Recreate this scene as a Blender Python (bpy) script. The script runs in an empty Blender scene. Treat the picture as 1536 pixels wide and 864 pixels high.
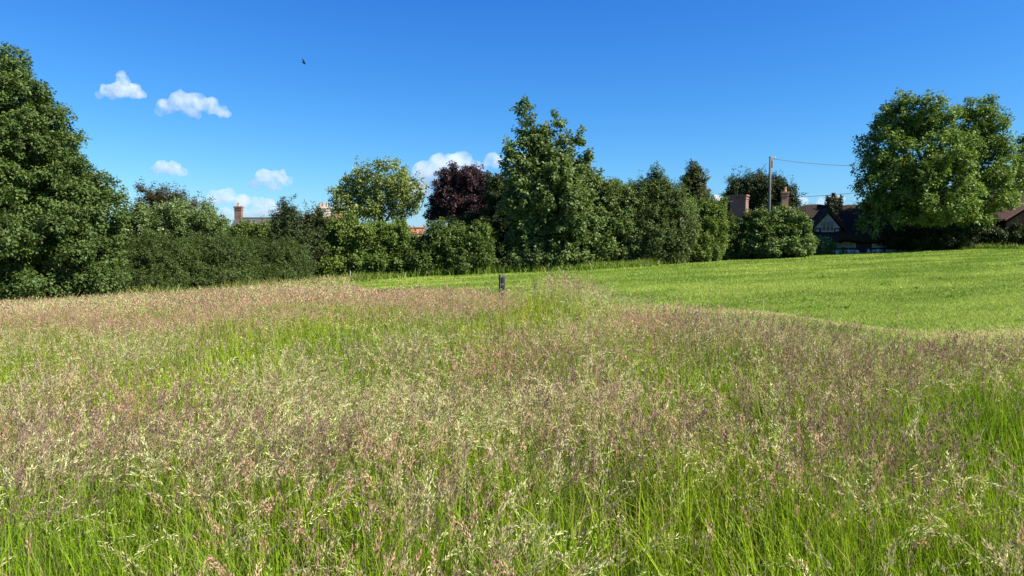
import bpy, bmesh, math, random
import numpy as np
from mathutils import Vector, Matrix

random.seed(7)
RNG = np.random.default_rng(11)
sc = bpy.context.scene
COL = sc.collection
RAD = math.radians

# ------------------------------------------------------------------ camera model (photo measured on 1536 x 864)
F = 1109.0                    # focal length in photo pixels (26 mm on a 36 mm wide frame)
EYE = 1.6
HORIZON = 360.0
PITCH = math.atan((432.0 - HORIZON) / F)
cP, sP = math.cos(PITCH), math.sin(PITCH)


def ray(px, py):
    u = (px - 768.0) / F
    v = (py - 432.0) / F
    return np.array([u, cP - v * sP, -sP - v * cP])


def at(px, py, Y):
    """world point seen at a photo position, Y metres into the field"""
    r = ray(px, py)
    return np.array([0, 0, EYE]) + r * (Y / r[1])


def topx(P):
    """photo position of world points (N,3) - used to sow the grass species where they grow"""
    d = P - np.array([0, 0, EYE])
    z = d[..., 1] * cP - d[..., 2] * sP
    up = d[..., 1] * sP + d[..., 2] * cP
    return 768 + F * d[..., 0] / z, 432 - F * up / z


def ground(x, y):
    x = np.asarray(x, float); y = np.asarray(y, float)
    return 0.042 * 90 * np.tanh(x / 90) - 0.0095 * 120 * np.tanh(y / 120)


def gp(px, py):
    """ground point under a photo position"""
    r = ray(px, py)
    lo, hi = 0.5, 150.0
    for _ in range(60):
        m = 0.5 * (lo + hi)
        p = np.array([0, 0, EYE]) + r * (m / r[1])
        if p[2] > ground(p[0], p[1]): lo = m
        else: hi = m
    return p


# ------------------------------------------------------------------ value noise
_TAB = np.random.default_rng(3).random((256, 256))


def vnoise(x, y, seed=0):
    x = np.asarray(x, float) + seed * 17.37; y = np.asarray(y, float) + seed * 9.71
    xi = np.floor(x).astype(int); yi = np.floor(y).astype(int)
    fx = x - xi; fy = y - yi
    fx = fx * fx * (3 - 2 * fx); fy = fy * fy * (3 - 2 * fy)
    a = _TAB[xi & 255, yi & 255]; b = _TAB[(xi + 1) & 255, yi & 255]
    c = _TAB[xi & 255, (yi + 1) & 255]; d = _TAB[(xi + 1) & 255, (yi + 1) & 255]
    return (a * (1 - fx) + b * fx) * (1 - fy) + (c * (1 - fx) + d * fx) * fy


def fbm(x, y, seed=0):
    return (vnoise(x, y, seed) * .55 + vnoise(x * 2.1, y * 2.1, seed + 1) * .3 + vnoise(x * 4.3, y * 4.3, seed + 2) * .15)


# ------------------------------------------------------------------ materials
def nodes_of(m):
    m.use_nodes = True
    nt = m.node_tree
    for n in list(nt.nodes): nt.nodes.remove(n)
    return nt, nt.nodes, nt.links


def leaf_mat(name, rough=0.5, trans=0.3, spec=0.35, tint=(1.0, 1.05, 0.6)):
    """leaf/blade: colour attribute on the blades themselves, thin so part of the light passes through"""
    m = bpy.data.materials.new(name); nt, N, L = nodes_of(m)
    out = N.new('ShaderNodeOutputMaterial'); att = N.new('ShaderNodeAttribute'); att.attribute_name = 'col'
    p = N.new('ShaderNodeBsdfPrincipled'); p.inputs['Roughness'].default_value = rough
    p.inputs['Specular IOR Level'].default_value = spec
    t = N.new('ShaderNodeBsdfTranslucent'); mul = N.new('ShaderNodeMix'); mul.data_type = 'RGBA'; mul.blend_type = 'MULTIPLY'
    mul.inputs['Factor'].default_value = 1.0
    mul.inputs['B'].default_value = (tint[0] * 1.25, tint[1] * 1.25, tint[2] * 1.25, 1)
    mx = N.new('ShaderNodeMixShader'); mx.inputs['Fac'].default_value = trans
    L.new(att.outputs['Color'], p.inputs['Base Color']); L.new(att.outputs['Color'], mul.inputs['A'])
    L.new(mul.outputs['Result'], t.inputs['Color'])
    L.new(p.outputs[0], mx.inputs[1]); L.new(t.outputs[0], mx.inputs[2]); L.new(mx.outputs[0], out.inputs['Surface'])
    return m


def noise_mat(name, c1, c2, scale=4.0, rough=0.85, detail=6, bump=0.3, stretch=(1, 1, 1), c3=None, spec=0.25):
    m = bpy.data.materials.new(name); nt, N, L = nodes_of(m)
    out = N.new('ShaderNodeOutputMaterial'); p = N.new('ShaderNodeBsdfPrincipled')
    p.inputs['Roughness'].default_value = rough; p.inputs['Specular IOR Level'].default_value = spec
    tc = N.new('ShaderNodeTexCoord'); mp = N.new('ShaderNodeMapping'); mp.inputs['Scale'].default_value = stretch
    nz = N.new('ShaderNodeTexNoise'); nz.inputs['Scale'].default_value = scale; nz.inputs['Detail'].default_value = detail
    rp = N.new('ShaderNodeValToRGB'); e = rp.color_ramp.elements
    e[0].position = .3; e[1].position = .7; e[0].color = (*c1, 1); e[1].color = (*c2, 1)
    if c3:
        k = e.new(.5); k.color = (*c3, 1)
    L.new(tc.outputs['Object'], mp.inputs[0]); L.new(mp.outputs[0], nz.inputs['Vector']); L.new(nz.outputs['Fac'], rp.inputs[0])
    L.new(rp.outputs[0], p.inputs['Base Color'])
    if bump:
        b = N.new('ShaderNodeBump'); b.inputs['Strength'].default_value = bump; b.inputs['Distance'].default_value = .05
        L.new(nz.outputs['Fac'], b.inputs['Height']); L.new(b.outputs[0], p.inputs['Normal'])
    L.new(p.outputs[0], out.inputs['Surface'])
    return m


def brick_mat(name, c1, c2, mortar):
    m = bpy.data.materials.new(name); nt, N, L = nodes_of(m)
    out = N.new('ShaderNodeOutputMaterial'); p = N.new('ShaderNodeBsdfPrincipled'); p.inputs['Roughness'].default_value = .9
    tc = N.new('ShaderNodeTexCoord'); sep = N.new('ShaderNodeSeparateXYZ'); add = N.new('ShaderNodeMath'); cmb = N.new('ShaderNodeCombineXYZ')
    L.new(tc.outputs['Object'], sep.inputs[0]); L.new(sep.outputs[0], add.inputs[0]); L.new(sep.outputs[1], add.inputs[1])
    L.new(add.outputs[0], cmb.inputs[0]); L.new(sep.outputs[2], cmb.inputs[1])
    b = N.new('ShaderNodeTexBrick'); b.inputs['Scale'].default_value = 1.0
    b.inputs['Brick Width'].default_value = .225; b.inputs['Row Height'].default_value = .075; b.inputs['Mortar Size'].default_value = .007
    b.inputs['Color1'].default_value = (*c1, 1); b.inputs['Color2'].default_value = (*c2, 1); b.inputs['Mortar'].default_value = (*mortar, 1)
    nz = N.new('ShaderNodeTexNoise'); nz.inputs['Scale'].default_value = 3.0; nz.inputs['Detail'].default_value = 5
    L.new(tc.outputs['Object'], nz.inputs['Vector'])
    mx = N.new('ShaderNodeMix'); mx.data_type = 'RGBA'; mx.blend_type = 'OVERLAY'; mx.inputs['Factor'].default_value = .6
    L.new(cmb.outputs[0], b.inputs['Vector']); L.new(b.outputs['Color'], mx.inputs['A']); L.new(nz.outputs['Color'], mx.inputs['B'])
    hs = N.new('ShaderNodeHueSaturation'); hs.inputs['Saturation'].default_value = .9
    L.new(mx.outputs['Result'], hs.inputs['Color']); L.new(hs.outputs[0], p.inputs['Base Color'])
    L.new(p.outputs[0], out.inputs['Surface'])
    return m


M_GRASS = leaf_mat('meadow_grass_blades', .6, .34, .08, (1.0, 1.02, .6))
M_MOWN = leaf_mat('mown_grass_blades', .6, .30, .08, (1.0, 1.02, .6))
M_LEAF = leaf_mat('broad_leaves', .55, .24, .22, (1.05, 1.05, .45))
M_NEEDLE = leaf_mat('needle_sprays', .6, .10, .25, (1.0, 1.0, .6))
M_COPPER = leaf_mat('copper_leaves', .5, .12, .25, (1.2, .8, .8))
M_BARK = noise_mat('bark', (.05, .04, .03), (.16, .13, .10), 6, .95, 8, .6, (1, 1, .25))
M_BRICK = brick_mat('old_red_brick', (.24, .095, .062), (.17, .072, .05), (.20, .16, .13))
M_BRICK_O = brick_mat('orange_brick', (.46, .20, .10), (.38, .165, .09), (.34, .26, .19))
M_POT = noise_mat('clay_pot', (.42, .24, .15), (.55, .34, .22), 9)
M_CREAM = noise_mat('cream_render', (.60, .54, .44), (.70, .64, .54), 2)
M_SLATE = noise_mat('grey_slate', (.055, .05, .05), (.11, .10, .10), 5, .7, 8, .4, (1, 1, 4))
M_TILE = noise_mat('brown_clay_tile', (.10, .058, .045), (.17, .10, .075), 7, .85, 8, .5, (1, 4, 4), None, .05)
M_TERRA = noise_mat('terracotta_tile', (.26, .12, .075), (.36, .18, .115), 7, .85, 8, .5, (1, 4, 4), None, .05)
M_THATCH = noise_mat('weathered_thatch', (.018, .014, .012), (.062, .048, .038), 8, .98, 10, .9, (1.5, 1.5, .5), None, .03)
M_WHITE = noise_mat('limewash', (.32, .31, .28), (.56, .55, .51), 2.5)
M_TIMBER = noise_mat('black_timber', (.02, .018, .016), (.05, .045, .04), 8)
M_SHADEWOOD = noise_mat('shade_dark_boards', (.008, .006, .006), (.020, .014, .013), 5, .95, 6, .5, (8, 8, 1), None, .04)  # gable boards near black: the shade on them is put into the colour
M_GREYWOOD = noise_mat('weathered_oak', (.04, .034, .028), (.24, .225, .19), 14, .9, 10, .8, (1, 1, .22), (.10, .088, .07))
M_POLE = noise_mat('pole_wood', (.075, .07, .064), (.16, .152, .142), 5, .9, 8, .3, (1, 1, .1))
M_METAL = noise_mat('grey_metal', (.20, .20, .21), (.30, .30, .31), 8, .5, 4, .1)
M_WIRE = noise_mat('weathered_cable', (.10, .11, .12), (.16, .17, .18), 3, .6, 2, 0)
M_STALK = noise_mat('dock_stalk', (.13, .10, .05), (.20, .19, .07), 9)
M_FEATHER = noise_mat('black_feathers', (.008, .008, .010), (.02, .02, .022), 20, .5, 4, .2)
M_STAKE = noise_mat('bleached_wood', (.45, .42, .36), (.62, .58, .50), 12, .9)


def glass_mat():
    m = bpy.data.materials.new('window_glass'); nt, N, L = nodes_of(m)
    out = N.new('ShaderNodeOutputMaterial'); p = N.new('ShaderNodeBsdfPrincipled')
    p.inputs['Base Color'].default_value = (.015, .018, .02, 1); p.inputs['Roughness'].default_value = .08
    L.new(p.outputs[0], out.inputs['Surface']); return m


M_GLASS = glass_mat()


def ground_mat():
    m = bpy.data.materials.new('turf_ground'); nt, N, L = nodes_of(m)
    out = N.new('ShaderNodeOutputMaterial'); p = N.new('ShaderNodeBsdfPrincipled'); p.inputs['Roughness'].default_value = .95
    p.inputs['Specular IOR Level'].default_value = .1
    tc = N.new('ShaderNodeTexCoord')
    n1 = N.new('ShaderNodeTexNoise'); n1.inputs['Scale'].default_value = .35; n1.inputs['Detail'].default_value = 8
    n2 = N.new('ShaderNodeTexNoise'); n2.inputs['Scale'].default_value = 9; n2.inputs['Detail'].default_value = 8
    L.new(tc.outputs['Object'], n1.inputs['Vector']); L.new(tc.outputs['Object'], n2.inputs['Vector'])
    r1 = N.new('ShaderNodeValToRGB'); e = r1.color_ramp.elements
    e[0].position = .35; e[0].color = (.115, .155, .018, 1); e[1].position = .7; e[1].color = (.19, .215, .035, 1)
    r2 = N.new('ShaderNodeValToRGB'); e = r2.color_ramp.elements
    e[0].position = .3; e[0].color = (.06, .10, .015, 1); e[1].position = .75; e[1].color = (.20, .23, .06, 1)
    mx = N.new('ShaderNodeMix'); mx.data_type = 'RGBA'; mx.inputs['Factor'].default_value = .5
    L.new(n1.outputs['Fac'], r1.inputs[0]); L.new(n2.outputs['Fac'], r2.inputs[0])
    L.new(r1.outputs[0], mx.inputs['A']); L.new(r2.outputs[0], mx.inputs['B']); L.new(mx.outputs['Result'], p.inputs['Base Color'])
    b = N.new('ShaderNodeBump'); b.inputs['Strength'].default_value = .6; b.inputs['Distance'].default_value = .08
    L.new(n2.outputs['Fac'], b.inputs['Height']); L.new(b.outputs[0], p.inputs['Normal'])
    L.new(p.outputs[0], out.inputs['Surface'])
    return m


# ------------------------------------------------------------------ object helpers
def tag(o, label=None, cat=None, group=None, kind=None):
    if label: o['label'] = label
    if cat: o['category'] = cat
    if group: o['group'] = group
    if kind: o['kind'] = kind
    return o


def empty(name, loc):
    o = bpy.data.objects.new(name, None); COL.objects.link(o); o.location = loc
    o.empty_display_size = .2
    return o


def np_mesh(name, verts, faces, mat, col=None, parent=None, smooth=False, origin=None):
    """verts (N,3) world, faces (M,k) all with k corners"""
    verts = np.asarray(verts, np.float32)
    if parent is not None: verts = verts - np.array(parent.location, np.float32)
    elif origin is not None: verts = verts - np.array(origin, np.float32)
    faces = np.asarray(faces, np.int32); k = faces.shape[1]
    me = bpy.data.meshes.new(name)
    me.vertices.add(len(verts)); me.vertices.foreach_set('co', verts.ravel())
    me.loops.add(faces.size); me.loops.foreach_set('vertex_index', faces.ravel())
    me.polygons.add(len(faces)); me.polygons.foreach_set('loop_start', np.arange(0, faces.size, k, dtype=np.int32))
    if smooth: me.polygons.foreach_set('use_smooth', np.ones(len(faces), bool))
    me.update(calc_edges=True)
    if col is not None:
        a = me.attributes.new('col', 'FLOAT_COLOR', 'POINT')
        c4 = np.ones((len(verts), 4), np.float32); c4[:, :3] = col
        a.data.foreach_set('color', c4.ravel())
    me.materials.append(mat)
    o = bpy.data.objects.new(name, me); COL.objects.link(o)
    if parent is not None: o.parent = parent
    elif origin is not None: o.location = origin
    return o


class MB:
    """collects boxes, tubes and free polygons, then links them as one mesh object"""
    def __init__(s): s.bm = bmesh.new()

    def box(s, c, size, rz=0, bevel=0.0, taper=1.0):
        M = Matrix.Translation(Vector(c)) @ Matrix.Rotation(rz, 4, 'Z') @ Matrix.Diagonal((*size, 1))
        r = bmesh.ops.create_cube(s.bm, size=1, matrix=Matrix.Identity(4))
        for v in r['verts']:
            if v.co.z > 0: v.co.x *= taper; v.co.y *= taper
        bmesh.ops.transform(s.bm, matrix=M, verts=r['verts'])
        if bevel:
            ed = list({e for v in r['verts'] for e in v.link_edges})
            bmesh.ops.bevel(s.bm, geom=ed, offset=bevel, segments=1, affect='EDGES')
        return s

    def tube(s, pts, radii, n=8, cap=True):
        rings = []
        pts = [Vector(p) for p in pts]
        for i, p in enumerate(pts):
            d = (pts[min(i + 1, len(pts) - 1)] - pts[max(i - 1, 0)]).normalized()
            a = d.orthogonal().normalized() if i == 0 else (rings_a - d * rings_a.dot(d)).normalized()
            rings_a = a
            b = d.cross(a)
            r = radii[i] if hasattr(radii, '__len__') else radii
            rings.append([s.bm.verts.new(p + (a * math.cos(t) + b * math.sin(t)) * r) for t in [2 * math.pi * k / n for k in range(n)]])
        for i in range(len(rings) - 1):
            for k in range(n):
                s.bm.faces.new((rings[i][k], rings[i][(k + 1) % n], rings[i + 1][(k + 1) % n], rings[i + 1][k]))
        if cap:
            s.bm.faces.new(rings[0][::-1]); s.bm.faces.new(rings[-1])
        return s

    def poly(s, pts):
        s.bm.faces.new([s.bm.verts.new(Vector(p)) for p in pts]); return s

    def slab(s, pts, off):
        """a flat polygon with thickness"""
        off = Vector(off)
        a = [s.bm.verts.new(Vector(p)) for p in pts]; b = [s.bm.verts.new(Vector(p) + off) for p in pts]
        s.bm.faces.new(a); s.bm.faces.new(b[::-1])
        for i in range(len(a)):
            j = (i + 1) % len(a); s.bm.faces.new((a[j], a[i], b[i], b[j]))
        return s

    def build(s, name, mat, parent=None, smooth=False, loc=None):
        bmesh.ops.recalc_face_normals(s.bm, faces=s.bm.faces[:])
        me = bpy.data.meshes.new(name); s.bm.to_mesh(me); s.bm.free(); me.materials.append(mat)
        if smooth:
            for f in me.polygons: f.use_smooth = True
        o = bpy.data.objects.new(name, me); COL.objects.link(o)
        if parent is not None: o.parent = parent
        if loc is not None: o.location = loc
        return o


def unit(a):
    return a / np.maximum(np.linalg.norm(a, axis=-1, keepdims=True), 1e-9)


# ------------------------------------------------------------------ trees and shrubs
def leaf_quads(P, Nn, D, L, W, fold=.18):
    """kite shaped leaves: base, side, tip, side"""
    side = unit(np.cross(D, Nn)); up = np.cross(side, D)
    L = L[:, None]; W = W[:, None]
    mid = P + D * L * .45 + up * W * fold
    v = np.stack([P, mid + side * W * .5, P + D * L - up * L * .08, mid - side * W * .5], 1).reshape(-1, 3)
    f = np.arange(len(P) * 4).reshape(-1, 4)
    return v, f


def crown_leaves(lobes, rng, spacing, per, leaf, shoot, spread, up, palette, fill=.35, top_tip=None, floor=None, jag=.12, hang=0.0, bough=0.0, core=.55):
    """leafy shoots scattered through the volume of a set of ellipsoid lobes.
    lobes: (centre(3), radii(3)); shoot: shoot length; spread: shoot radius; palette: list of (r,g,b)"""
    PP, SD, TI = [], [], []
    if bough > 0:                                          # every lobe is made of boughs: rounded masses with gaps between them
        sub = []
        for (c, r) in lobes:
            rm = float(np.mean(r))
            if rm < bough * 1.3: sub.append((c, r)); continue
            core and sub.append((c, r * core)); n = int(np.clip(4.3 * (rm / bough) ** 1.75, 4, 24)); q = rng.random() * 6.28
            for k in range(n):                             # spread evenly over the lobe, then jittered
                zz = 1 - 2 * (k + .5) / n; a = q + k * 2.39996; h = math.sqrt(1 - zz * zz)
                d = unit(np.array([h * math.cos(a), h * math.sin(a), zz]) + rng.normal(0, .18, 3))
                rr = bough * rng.uniform(.5, 1.15)
                cc = c + d * np.maximum(r - rr * rng.uniform(.45, 1.0), .1)
                sub.append((cc, np.array([rr, rr, rr * rng.uniform(.6, .85)])))
        lobes = sub
    C = np.array([l[0] for l in lobes]); R = np.array([l[1] for l in lobes])
    ext = .22 * (shoot * .5 + spread * .7); R = np.maximum(R - ext, R * .45)      # the shoots themselves reach past the lobe
    for i in range(len(lobes)):
        a, b, c = R[i]
        area = 4 * math.pi * (((a * b) ** 1.6 + (a * c) ** 1.6 + (b * c) ** 1.6) / 3) ** (1 / 1.6)
        n = max(6, int(area / spacing ** 2)); nf = int(n * fill)
        d = unit(rng.normal(size=(n + nf, 3)))
        k = np.concatenate([1 - np.abs(rng.normal(0, .10, n)) + rng.normal(0, jag * .4, n), rng.uniform(.35, .8, nf)])
        # ragged surface: low-frequency bulges
        k *= 1 + jag * 2.2 * (fbm(d[:, 0] * 2.3 + i * 3.1, d[:, 2] * 2.3 + d[:, 1] * 1.7, i) - .5)
        p = C[i] + d * R[i] * k[:, None]
        keep = np.ones(len(p), bool)
        for j in range(len(lobes)):
            if j == i: continue
            q = np.linalg.norm((p - C[j]) / R[j], axis=1)
            keep &= q > .72
        keep[n:] |= rng.random(nf) < .5
        if floor is not None: keep &= p[:, 2] > ground(p[:, 0], p[:, 1]) + floor
        nn = unit(d / R[i])
        PP.append(p[keep]); SD.append(nn[keep])
    P0 = np.concatenate(PP); O = np.concatenate(SD)
    m = len(P0)
    sd = unit(O * (1 - up) + np.array([0, 0, 1.0]) * up - np.array([0, 0, 1.0]) * hang + rng.normal(0, .35, (m, 3)))
    slen = shoot * rng.uniform(.55, 1.4, m) * np.where(rng.random(m) < .2, 1.8, 1.0)
    cl = rng.random(m)                                   # colour of the shoot: old or young growth
    per = int(per * 1.3); idx = np.repeat(np.arange(m), per)
    n = len(idx)
    t = rng.random(n) ** .8
    off = rng.normal(0, 1, (n, 3)); off = unit(off) * (rng.random(n) ** .5)[:, None] * spread * (1.1 - .6 * t)[:, None]
    P = P0[idx] - sd[idx] * (slen[idx] * .5)[:, None] + sd[idx] * (slen[idx] * t)[:, None] + off
    N_ = unit(O[idx] * .45 + np.array([0, 0, .75]) + rng.normal(0, .55, (n, 3)))
    D = unit(sd[idx] * .5 + unit(off) * .8 + rng.normal(0, .5, (n, 3)) + np.array([0, 0, -.25]))
    D = unit(D - N_ * np.sum(D * N_, 1, keepdims=True) * .85)
    L = leaf[0] * 1.0 * rng.uniform(.6, 1.4, n); W = leaf[1] * 1.0 * rng.uniform(.65, 1.35, n)
    v, f = leaf_quads(P, N_, D, L, W)
    pal = np.array(palette)
    big = fbm(P0[:, 0] * .5, P0[:, 2] * .5 + P0[:, 1] * .3, 9)
    x = np.clip((.45 * cl + .55 * (big - .2) / .6), 0, 1)[idx] * .75 + rng.random(n) * .25
    x = np.clip(x, 0, .999) * (len(pal) - 1)
    i0 = x.astype(int); fr = (x - i0)[:, None]
    col = pal[i0] * (1 - fr) + pal[np.minimum(i0 + 1, len(pal) - 1)] * fr
    col = col * rng.uniform(.8, 1.2, (n, 1))
    if top_tip is not None:                               # blossom or pale young leaves scattered on the shoots
        frac, tc = top_tip
        s = rng.random(n) < frac * (2 * cl[idx]) * (t > .55)
        col[s] = np.array(tc) * rng.uniform(.8, 1.15, (s.sum(), 1))
    return v, f, np.repeat(col, 4, 0), P0, sd, slen


def woody(base, lobes, rng, r0, trunk_h, n_stems=1, lean=0.0):
    mb = MB(); base = Vector(base); firsts = []
    def tube(pts, rr, n, cap=True):
        k0 = len(mb.bm.verts); mb.tube(pts, rr, n, cap); mb.bm.verts.ensure_lookup_table(); firsts.append((k0, len(mb.bm.verts)))
    C = [Vector(l[0]) for l in lobes]
    top = max(c.z for c in C)
    if n_stems == 1:
        tp = base + Vector((lean, 0, trunk_h))
        cx = sum((c for c in C), Vector()) / len(C)
        ax = Vector((cx.x, cx.y, top))
        pts = [base + Vector((0, 0, -.15)), base + Vector((lean * .3, 0, trunk_h * .35)), tp, tp.lerp(ax, .45) + Vector((rng.normal(0, .15), rng.normal(0, .15), 0)), tp.lerp(ax, .9)]
        tube(pts, [r0 * 1.35, r0, r0 * .8, r0 * .45, r0 * .12], 9)
        for c, l in zip(C, lobes):
            if np.mean(l[1]) < .7: continue
            k = rng.uniform(.1, .55); s = tp.lerp(ax, k * .6)
            e = c + Vector(rng.normal(0, .2, 3)); mid = s.lerp(e, .5) + Vector((0, 0, -.06 * (e - s).length))
            tube([s, mid, e], [r0 * .42, r0 * .28, r0 * .08], 6)
            for _ in range(3):
                e2 = c + Vector(unit(rng.normal(size=3)) * np.array(l[1])) * rng.uniform(.4, .75)
                tube([mid.lerp(e, .6), e2], [r0 * .16, r0 * .04], 5)
    else:
        for k in range(n_stems):
            c = C[k % len(C)]
            b = Vector((base.x + (c.x - base.x) * .5 + rng.normal(0, .25), base.y + rng.normal(0, .25), 0)); b.z = float(ground(b.x, b.y)) - .1
            e = c + Vector(rng.normal(0, .3, 3)); tube([b, b.lerp(e, .5) + Vector((rng.normal(0, .12), rng.normal(0, .12), .1)), e], [r0, r0 * .7, r0 * .25], 6)
    # graft every limb onto the wood already standing
    bv = mb.bm.verts
    for q, (k0, k1) in enumerate(firsts[1:]):
        done = range(0, k0) if q < 40 else range(0, firsts[0][1])
        j = min(done, key=lambda t: (bv[t].co - bv[k0].co).length_squared)
        mb.bm.faces.new((bv[k0], bv[k0 + 1], bv[j]))
    return mb


PLANT_ID = [0]


def plant(name, label, cat, Y, base_px, lobes_px, pal, leaf=(.13, .085), spacing=.52, per=34, shoot=.45, spread=.26, up=.35,
          mat=None, r0=.18, trunk_h=1.6, stems=1, fill=.6, tip=None, floor=.05, jag=.14, group=None, depth=.85, hang=0.0, twig=0.0, bough=.62, core=.55):
    """lobes_px: (px, py, rx_px, ry_px, dy metres) measured on the photo and given their real size at Y"""
    PLANT_ID[0] += 1
    rng = np.random.default_rng(100 + PLANT_ID[0])
    s = Y / F
    bx = (base_px - 768) / F * Y
    base = np.array([bx, Y, float(ground(bx, Y))])
    lob = []
    for l in lobes_px:
        px, py, rx, ry = l[:4]; dy = l[4] if len(l) > 4 else 0.0
        c = at(px, py, Y + dy); k = (Y + dy) / F
        lob.append((c, np.array([rx * k, max(rx * k * depth, .4), ry * k])))
    root = empty(name, tuple(base)); tag(root, label, cat, group)
    v, f, c, P0, sd, sl = crown_leaves(lob, rng, spacing, per, leaf, shoot, spread, up, pal, fill, tip, floor, jag, hang, bough, core)
    if twig:                                             # bare twigs inside the shoots
        k = rng.random(len(P0)) < twig * 1.6; a0 = P0[k] - sd[k] * (sl[k] * 1.1)[:, None]; nk = k.sum()
        v2, f2 = leaf_quads(a0, unit(np.cross(sd[k], rng.normal(size=(nk, 3)))), sd[k], sl[k] * 1.6, np.full(nk, .025), 0)
        f = np.concatenate([f, f2 + len(v)]); v = np.concatenate([v, v2]); c = np.concatenate([c, np.full((len(v2), 3), (.07, .055, .04))])
    wmb = woody(base, lob, rng, r0, trunk_h, stems)
    bmesh.ops.translate(wmb.bm, vec=-Vector(base), verts=wmb.bm.verts[:])
    wmb.build('trunk' if stems == 1 else 'stems', M_BARK, root, True)
    np_mesh('crown' if stems == 1 else 'foliage', v, f, mat or M_LEAF, c, root)
    return root


# palettes: base colours, darkest old growth to youngest
G_OAK = [(.026, .058, .012), (.042, .088, .018), (.060, .115, .024), (.090, .150, .034)]
G_SYC = [(.030, .066, .016), (.048, .095, .024), (.068, .120, .034), (.115, .160, .055)]
G_YEL = [(.050, .085, .014), (.075, .120, .020), (.105, .150, .026), (.150, .190, .038)]
G_PALE = [(.075, .110, .028), (.110, .150, .040), (.155, .190, .060), (.23, .25, .10)]
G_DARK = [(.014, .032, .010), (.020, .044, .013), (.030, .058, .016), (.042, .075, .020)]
G_FINE = [(.026, .048, .012), (.038, .066, .016), (.052, .085, .020), (.072, .105, .028)]
G_CON = [(.016, .034, .012), (.026, .048, .014), (.040, .062, .016), (.075, .085, .022)]
G_GOLD = [(.03, .05, .012), (.055, .075, .016), (.10, .105, .022), (.17, .15, .035)]
G_COP = [(.022, .011, .013), (.036, .018, .020), (.055, .029, .029), (.088, .050, .047)]
G_BRN = [(.035, .045, .012), (.052, .055, .016), (.070, .060, .020), (.09, .075, .030)]
G_RIGHT = [(.032, .072, .014), (.052, .105, .020), (.078, .140, .028), (.12, .185, .042)]


def warm(p, k=1.42, rg=.64, bg=.26):
    return [(max(r, g * rg) * k, g * k, max(b, g * bg) * k) for (r, g, b) in p]


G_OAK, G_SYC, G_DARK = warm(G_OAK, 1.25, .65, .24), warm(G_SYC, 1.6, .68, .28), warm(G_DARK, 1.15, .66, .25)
G_YEL, G_FINE, G_CON, G_RIGHT = warm(G_YEL, 1.35, .68, .2), warm(G_FINE, 1.35, .68, .22), warm(G_CON, 1.2, .72, .25), warm(G_RIGHT, 1.6, .66, .17)
G_PALE = warm(G_PALE, 1.5, .80)
G_GOLD = warm(G_GOLD, 1.2, .8)


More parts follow.
